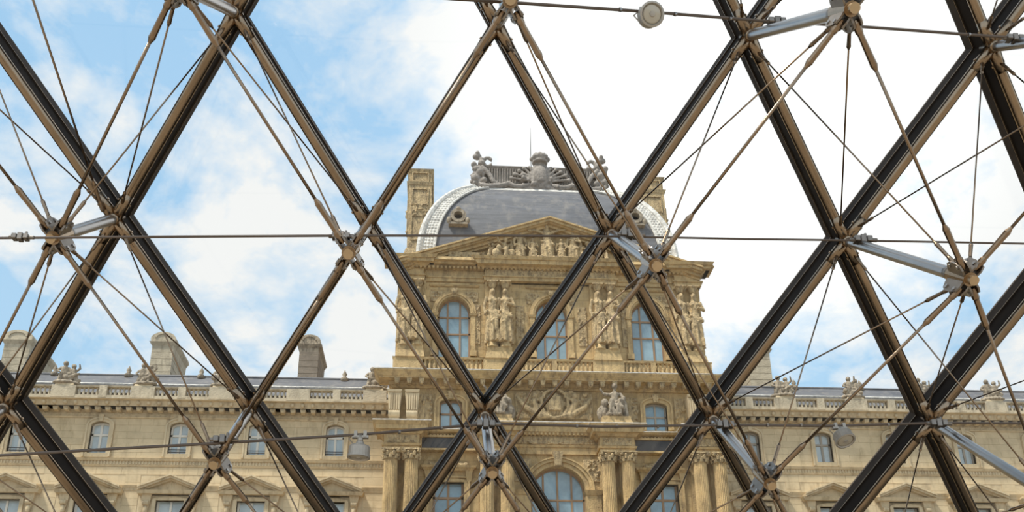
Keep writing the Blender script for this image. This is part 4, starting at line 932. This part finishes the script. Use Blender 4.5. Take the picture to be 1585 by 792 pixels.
# lattice beams: inner tube, dark deep mullion outside it, flange against the glass
def beam_frame(d):
    s = d.cross(EN).normalized(); return s
def bar(mb, p, q, s, w0, w1, n0, n1):
    vs = []
    for e in (p, q):
        for a_, n in ((-w0/2, n0), (w0/2, n0), (w1/2, n1), (-w1/2, n1)): vs.append(e+s*a_+EN*n)
    mb.add(vs, [(0, 1, 2, 3), (7, 6, 5, 4), (0, 4, 5, 1), (1, 5, 6, 2), (2, 6, 7, 3), (3, 7, 4, 0)])
def beams(sign, consts, lean):
    got = []
    for c in consts:
        f = (lambda v: c-sign*v/2.0)
        p, q = face(f(V0), V0), face(f(V1), V1)
        if inframe(p, q, 0): got.append((project(face(f(0.6), 0.6))[0], p, q))
    got.sort(key=lambda g: g[0])
    for i, (x, p, q) in enumerate(got):
        word = '%s from left' % ordn[i] if i else 'leftmost'
        if i == len(got)-1: word = 'rightmost'
        B = thing('lattice_mullion', p, 'bronze steel lattice bar of the glass wall leaning %s, %s of its kind' % (lean, word), 'lattice bar', 'lattice bars of the glass wall'); B['kind'] = 'thing'
        d = (q-p).normalized(); s = beam_frame(d)
        MB().tube(p, q, 0.041, n=20).build('tube', 'brown', B, True)
        w = MB(); bar(w, p, q, s, 0.064, 0.064, -0.036, -0.190); w.build('mullion_web', 'fin', B)
        fl = MB(); bar(fl, p, q, s, 0.088, 0.088, -0.190, -0.310); fl.build('mullion_flange', 'flange', B)
        st = MB()
        for e in (-1, 1): bar(st, p+s*(e*0.042), q+s*(e*0.042), s, 0.004, 0.004, -0.186, -0.191)
        st.build('edge_strip', 'brown', B)
        oc = MB(); bar(oc, p, q, s, 0.06, 0.06, -0.300, -0.315); oc.build('outer_cap', 'fin', B)
beams(1, range(-4, 10), 'left')
beams(-1, range(-8, 8), 'right')
# struts with star hubs
LFIT = {(1, -0.5): 1.33, (1, 0.5): 1.66, (2, 1): 1.66, (1, 1.5): 1.83, (2, 2): 2.07, (1, 2.5): 2.07, (0, 0): 1.35, (0, 1): 1.47, (0, 2): 1.64}
def slen(u, v):
    if (v, u) in LFIT: return LFIT[(v, u)]
    return max(0.9, min(2.4, 1.49+0.19*(u-1)+0.2*v))
nodes = {}
for v in range(-2, 5):
    for i in range(-4, 9):
        u = i+(0.5 if v % 2 else 0.0); nodes[(v, u)] = slen(u, v)
ANG = [math.atan2(sy*LS, sx*LW/2) for sx in (1, -1) for sy in (1, -1)]
def arm_dir(dv, du): return (EX*(du*LW)+EV*(dv*LS)).normalized()
def arm_pt(k, dv, du, n, r=0.10): return face(k[1], k[0])+arm_dir(dv, du)*r+EN*n
def loc3(P, a, r, n, t=0.0): # local hub coordinates -> vector
    d = EX*math.cos(a)+EV*math.sin(a); s = d.cross(EN).normalized(); return d*r+s*t+EN*n
def gusset():
    outs = []
    for a in ANG:
        for t in (-0.024, 0.024):
            prof = [(0.02, -0.245), (0.07, -0.24), (0.112, -0.215), (0.128, -0.175), (0.125, -0.10), (0.112, -0.06), (0.075, -0.045), (0.02, -0.06)]
            vs = [loc3(None, a, r, n, t+e) for e in (-0.006, 0.006) for r, n in prof]; k = len(prof)
            m = MB().add(vs, [tuple(range(k)), tuple(range(2*k-1, k-1, -1))]+[(i, i+k, (i+1) % k+k, (i+1) % k) for i in range(k)])
            outs.append(m.mesh('gusset_plate', 'plate'))
    return outs
GUS = gusset()
def bolt_mesh():
    outs = []
    for a in ANG:
        for r, n in ((0.098, -0.085), (0.098, -0.185)):
            m = MB().tube(loc3(None, a, r, n, -0.038), loc3(None, a, r, n, 0.038), 0.0135, n=10); outs.append(m.mesh('bolt', 'steel', smooth=False))
    return outs
BOL = bolt_mesh()
PINM = MB().tube(EN*(-0.06), EN*0.0, 0.032, n=20).mesh('end_pin', 'pin')
COREM = MB().tube(EN*(-0.28), EN*(-0.05), 0.055, 0.046, n=16).mesh('hub_core', 'brown', smooth=False)
vis = {}
for k, L in nodes.items():
    c = face(k[1], k[0])
    if inframe(c, c+EN*L, 60): vis[k] = L
rowname = {3: 'row above', 2: 'top row', 1: 'middle row', 0: 'bottom row', -1: 'row below'}
rank = {}
for v in range(-2, 5):
    ks = sorted([k for k in vis if k[0] == v and inframe(face(k[1], v), face(k[1], v, vis[k]))], key=lambda k: k[1])
    for i, k in enumerate(ks): rank[k] = (i, len(ks))
def nm(k):
    if k in rank:
        i, n = rank[k]
        return '%s %s' % ('left' if i == 0 and False else ordn[i], rowname[k[0]])
    return None
for k, L in vis.items():
    c = face(k[1], k[0])
    if k in rank:
        i, n = rank[k]; lab = 'steel strut ending in a star-shaped rod hub, %s from left in the %s' % (ordn[i], rowname[k[0]])
    else: lab = 'steel strut with rod hub outside the photo, lattice row %d' % (k[0]+3)
    H = thing('strut_hub', c, lab, 'strut', 'struts with star hubs')
    # joint on the lattice: boss, through bolt, four fillet arms along the tubes
    j = MB().chain([c+EN*-0.10, c+EN*0.045, c+EN*0.075], [0.050, 0.050, 0.040], 16)
    for a in ANG: j.chain([c+loc3(None, a, 0.02, 0.012), c+loc3(None, a, 0.12, 0.004), c+loc3(None, a, 0.22, 0.0)], [0.050, 0.046, 0.0425], 14)
    j.build('lattice_joint', 'brown', H, True)
    for a in ANG: MB().tube(c+loc3(None, a, 0.15, 0.0, -0.052), c+loc3(None, a, 0.15, 0.0, 0.052), 0.010, n=8).build('joint_bolt', 'brown', H)
    MB().chain([c+EN*0.06, c+EN*0.16, c+EN*(L-0.36), c+EN*(L-0.25)], [0.034, 0.042, 0.042, 0.038], 18).build('strut_tube', 'steel', H, True)
    MB().chain([c+EN*(L-0.33), c+EN*(L-0.30)], [0.046, 0.046], 18).build('strut_collar', 'plate', H)
    e = c+EN*L
    put('hub_core', COREM, e, H); put('end_pin', PINM, e, H)
    for g_ in GUS: put('gusset_plate', g_, e, H)
    for g_ in BOL: put('bolt', g_, e, H)
# tie rods
def fork(p, d, ln, r):                       # eye block, sleeve and tapered neck pointing along d
    return MB().chain([p-d*0.03, p-d*0.01, p+d*0.045, p+d*0.06, p+d*ln*0.80, p+d*ln*0.86, p+d*ln], [r*0.75, r*1.12, r*1.12, r*0.86, r, r*1.08, r*0.42], 10)
seen_labels = {}
def rod(p, q, r, lp, lq, rp, rq, lab, group):
    d = (q-p).normalized()
    n = seen_labels.get(lab, 0); seen_labels[lab] = n+1
    T = thing('tie_rod', p, lab, 'tie rod', group)
    MB().tube(p+d*lp*0.9, q-d*lq*0.9, r, n=8).build('rod', 'rod', T, True)
    fork(p, d, lp, rp).build('fork_end', 'rod', T); fork(q, -d, lq, rq).build('fork_end', 'rod', T)
def who(k, what):
    n = nm(k)
    if n: return '%s %s' % (n, what)
    x, y, _ = project(face(k[1], k[0], 0.8))
    side = 'top' if y < 60 and 0 < x < IMG_W else 'bottom' if y > 700 and 0 < x < IMG_W else 'left' if x < 100 else 'right'
    return '%s beyond %s edge' % (what, side)
for k in list(nodes):
    for dv, du in ((1, 0.5), (1, -0.5)):
        k2 = (k[0]+dv, k[1]+du)
        if k2 not in nodes: continue
        La, Lb = nodes[k], nodes[k2]
        pa = arm_pt(k, dv, du, La-0.085); pb = arm_pt(k2, -dv, -du, Lb-0.085)
        if not inframe(pa, pb): pass
        else: rod(pa, pb, 0.0105, 0.30, 0.30, 0.021, 0.021, 'thick tie rod from %s rising %s to %s' % (who(k, 'hub'), 'right' if du > 0 else 'left', who(k2, 'hub')), 'thick tie rods between hubs')
        pa = arm_pt(k, dv, du, La-0.185); pb = arm_pt(k2, -dv, -du, 0.075, 0.17)
        if inframe(pa, pb): rod(pa, pb, 0.0058, 0.21, 0.13, 0.0135, 0.013, 'thin bracing rod from %s rising %s to %s' % (who(k, 'hub'), 'right' if du > 0 else 'left', who(k2, 'bar joint')), 'thin bracing rods')
        pa = arm_pt(k, dv, du, 0.075, 0.17); pb = arm_pt(k2, -dv, -du, Lb-0.185)
        if inframe(pa, pb): rod(pa, pb, 0.0058, 0.13, 0.21, 0.013, 0.0135, 'thin bracing rod from %s falling %s to %s' % (who(k2, 'hub'), 'left' if du > 0 else 'right', who(k, 'bar joint')), 'thin bracing rods')
# a darker stay running up out of the picture from the leftmost joint of the middle row
pa = on_face(158, 322, 0.09); pb = on_face(8, -130, 0.9)
rod(pa, pb, 0.0085, 0.24, 0.24, 0.016, 0.016, 'dark steep stay rod at upper left, rising out of the picture from a bar joint', 'stay rods')
# ------------------------------------------------------------------ lighting cables and the spotlights hung on them
def cable(pts, r, lab, ties=()):
    P = [on_face(*p) for p in pts]
    mid = P[len(P)//2]
    T = thing('lighting_cable', P[0], lab, 'cable')
    fine = []
    for a, b_ in zip(P, P[1:]): fine += [a.lerp(b_, i/6) for i in range(6)]
    fine.append(P[-1])
    MB().chain(fine, [r]*len(fine), 10).build('cable_run', 'cable', T, True)
    for t in ties:
        c = on_face(*t); i = min(range(len(fine)-1), key=lambda j: (fine[j]-c).length); d = (fine[i+1]-fine[i]).normalized()
        MB().tube(c-d*0.008, c+d*0.008, r*1.35, n=10).build('cable_tie', 'steel', T)
    return T, fine
def clamp(T, px, py, n, sc=1.0):
    c = on_face(px, py, n); b = MB()
    for o, h in ((-0.05, 0.05), (0.0, 0.07), (0.05, 0.05)):
        q = c+EX*o*sc; b.box(q.x-0.022*sc, q.x+0.022*sc, q.y-0.035*sc, q.y+0.035*sc, q.z-h*0.5*sc, q.z+h*0.5*sc)
    b.tube(c-EX*0.10*sc, c+EX*0.12*sc, 0.018*sc, n=8); b.tube(c+Vector((0.03, 0, -0.02)), c+Vector((0.03, 0, 0.06*sc)), 0.012*sc, n=8)
    b.build('cable_clamp', 'plate', T, bevel=0.004)
T1, _ = cable([(-700, 376, 1.62), (-160, 370, 1.62), (20, 368, 1.60), (300, 366, 1.55), (545, 364.5, 1.48), (760, 364.5, 1.0), (968, 366, 0.50), (1140, 369.5, 0.40), (1330, 372, 0.34), (1700, 379, 0.34), (2500, 394, 0.34)], 0.0085, 'straight dark cable crossing the whole view through the middle row of hubs',
    [])
clamp(T1, 975, 363, 0.48); clamp(T1, 1335, 371, 0.32); clamp(T1, 32, 367, 1.60, 0.7); clamp(T1, 528, 366, 1.48, 0.8)
T2, _ = cable([(-700, 746, 1.40), (-140, 713, 1.40), (0, 704.5, 1.36), (180, 694, 1.33), (330, 686, 1.28), (560, 672, 1.0), (735, 657, 0.62), (760, 655, 0.60), (930, 660, 0.52), (1120, 657.5, 0.42), (1290, 659, 0.40), (1450, 654, 0.36), (1700, 655.5, 0.36), (2500, 659, 0.36)], 0.0105, 'dark lighting cable carrying two spotlights along the bottom row of hubs',
    [(618, 668, 0.88), (683, 662, 0.74), (893, 659, 0.54), (955, 660, 0.5), (1018, 660, 0.47), (1073, 658, 0.44), (1188, 658, 0.42), (1240, 658, 0.41), (1375, 657, 0.38)])
clamp(T2, 752, 656, 0.60); clamp(T2, 1122, 657, 0.42); clamp(T2, 1452, 655, 0.36); clamp(T2, 345, 680, 1.26, 0.9)
T3, _ = cable([(-400, -80, 1.9), (560, -12, 1.7), (700, -2, 1.55), (800, 4.5, 1.35), (1000, 18, 0.9), (1190, 33, 0.42), (1330, 41, 0.60), (1440, 49, 0.5), (1560, 58, 0.38), (1700, 68, 0.38), (2500, 122, 0.38)], 0.0105, 'bronze lighting cable carrying one spotlight across the upper right sky',
    [(960, 15, 1.0), (1045, 22, 0.8), (1130, 29, 0.6), (1500, 53.5, 0.45)])
clamp(T3, 1202, 34, 0.42, 0.9); clamp(T3, 1570, 60, 0.38, 0.9)
def spotlight(px, py, n, lab, aim, size=1.0, stem=0.06):
    """clamp on the cable, short stem, round cup housing with a glass lens; hangs from the cable at this pixel"""
    c = on_face(px, py, n)
    T = thing('spotlight', c, lab, 'lamp', 'spotlights on the cables')
    k = MB()
    for o in (-0.035, 0.035): k.box(c.x+o-0.012, c.x+o+0.012, c.y-0.022, c.y+0.022, c.z-0.026, c.z+0.022)
    k.box(c.x-0.06, c.x+0.06, c.y-0.018, c.y+0.018, c.z-0.03, c.z-0.012); k.chain([c+Vector((-0.05, 0, 0)), c+Vector((-0.085, 0.01, -0.03)), c+Vector((-0.05, 0.02, -0.07)), c+Vector((0, 0.01, -0.06))], [0.006]*4, 6)
    k.build('mounting_clamp', 'lampbody', T)
    top = c+Vector((0, 0, -stem)); MB().tube(c+Vector((0, 0, -0.01)), top, 0.022*size, n=12).build('stem', 'lampbody', T, True)
    d = Vector(aim).normalized(); h = top+d*0.0
    q = d.to_track_quat('Z', 'Y').to_matrix()
    def lat(prof, nn=22):
        m = MB(); m.lathe((0, 0, 0), [(r*size, z*size) for r, z in prof], nn); m.v = [tuple(h+q@Vector(v)) for v in m.v]; return m
    lat([(0.028, -0.01), (0.032, 0.008), (0.055, 0.016), (0.074, 0.024), (0.079, 0.035), (0.079, 0.098)]).build('housing', 'lampbody', T, False)
    lat([(0.060, 0.092), (0.084, 0.090), (0.086, 0.112), (0.074, 0.116), (0.066, 0.104)]).build('rim', 'lampbody', T)
    lat([(0.002, 0.098), (0.055, 0.101), (0.066, 0.106), (0.055, 0.110), (0.002, 0.114)]).build('lens', 'lens', T, True)
    lat([(0.002, 0.112), (0.020, 0.113), (0.018, 0.119), (0.002, 0.120)], 12).build('lens_hub', 'lampbody', T)
spotlight(558, 672, 1.0, 'round spotlight hanging under the bottom cable in front of the left wing', (-0.05, 0.05, -1), 1.0, 0.07)
spotlight(1299, 659, 0.40, 'round spotlight hanging under the bottom cable in front of the right wing', (0.12, -0.35, -0.8), 1.0, 0.05)
spotlight(1000, 18, 0.9, 'round spotlight hanging under the upper cable against white sky', (0.15, -0.9, -0.55), 1.0, 0.055)
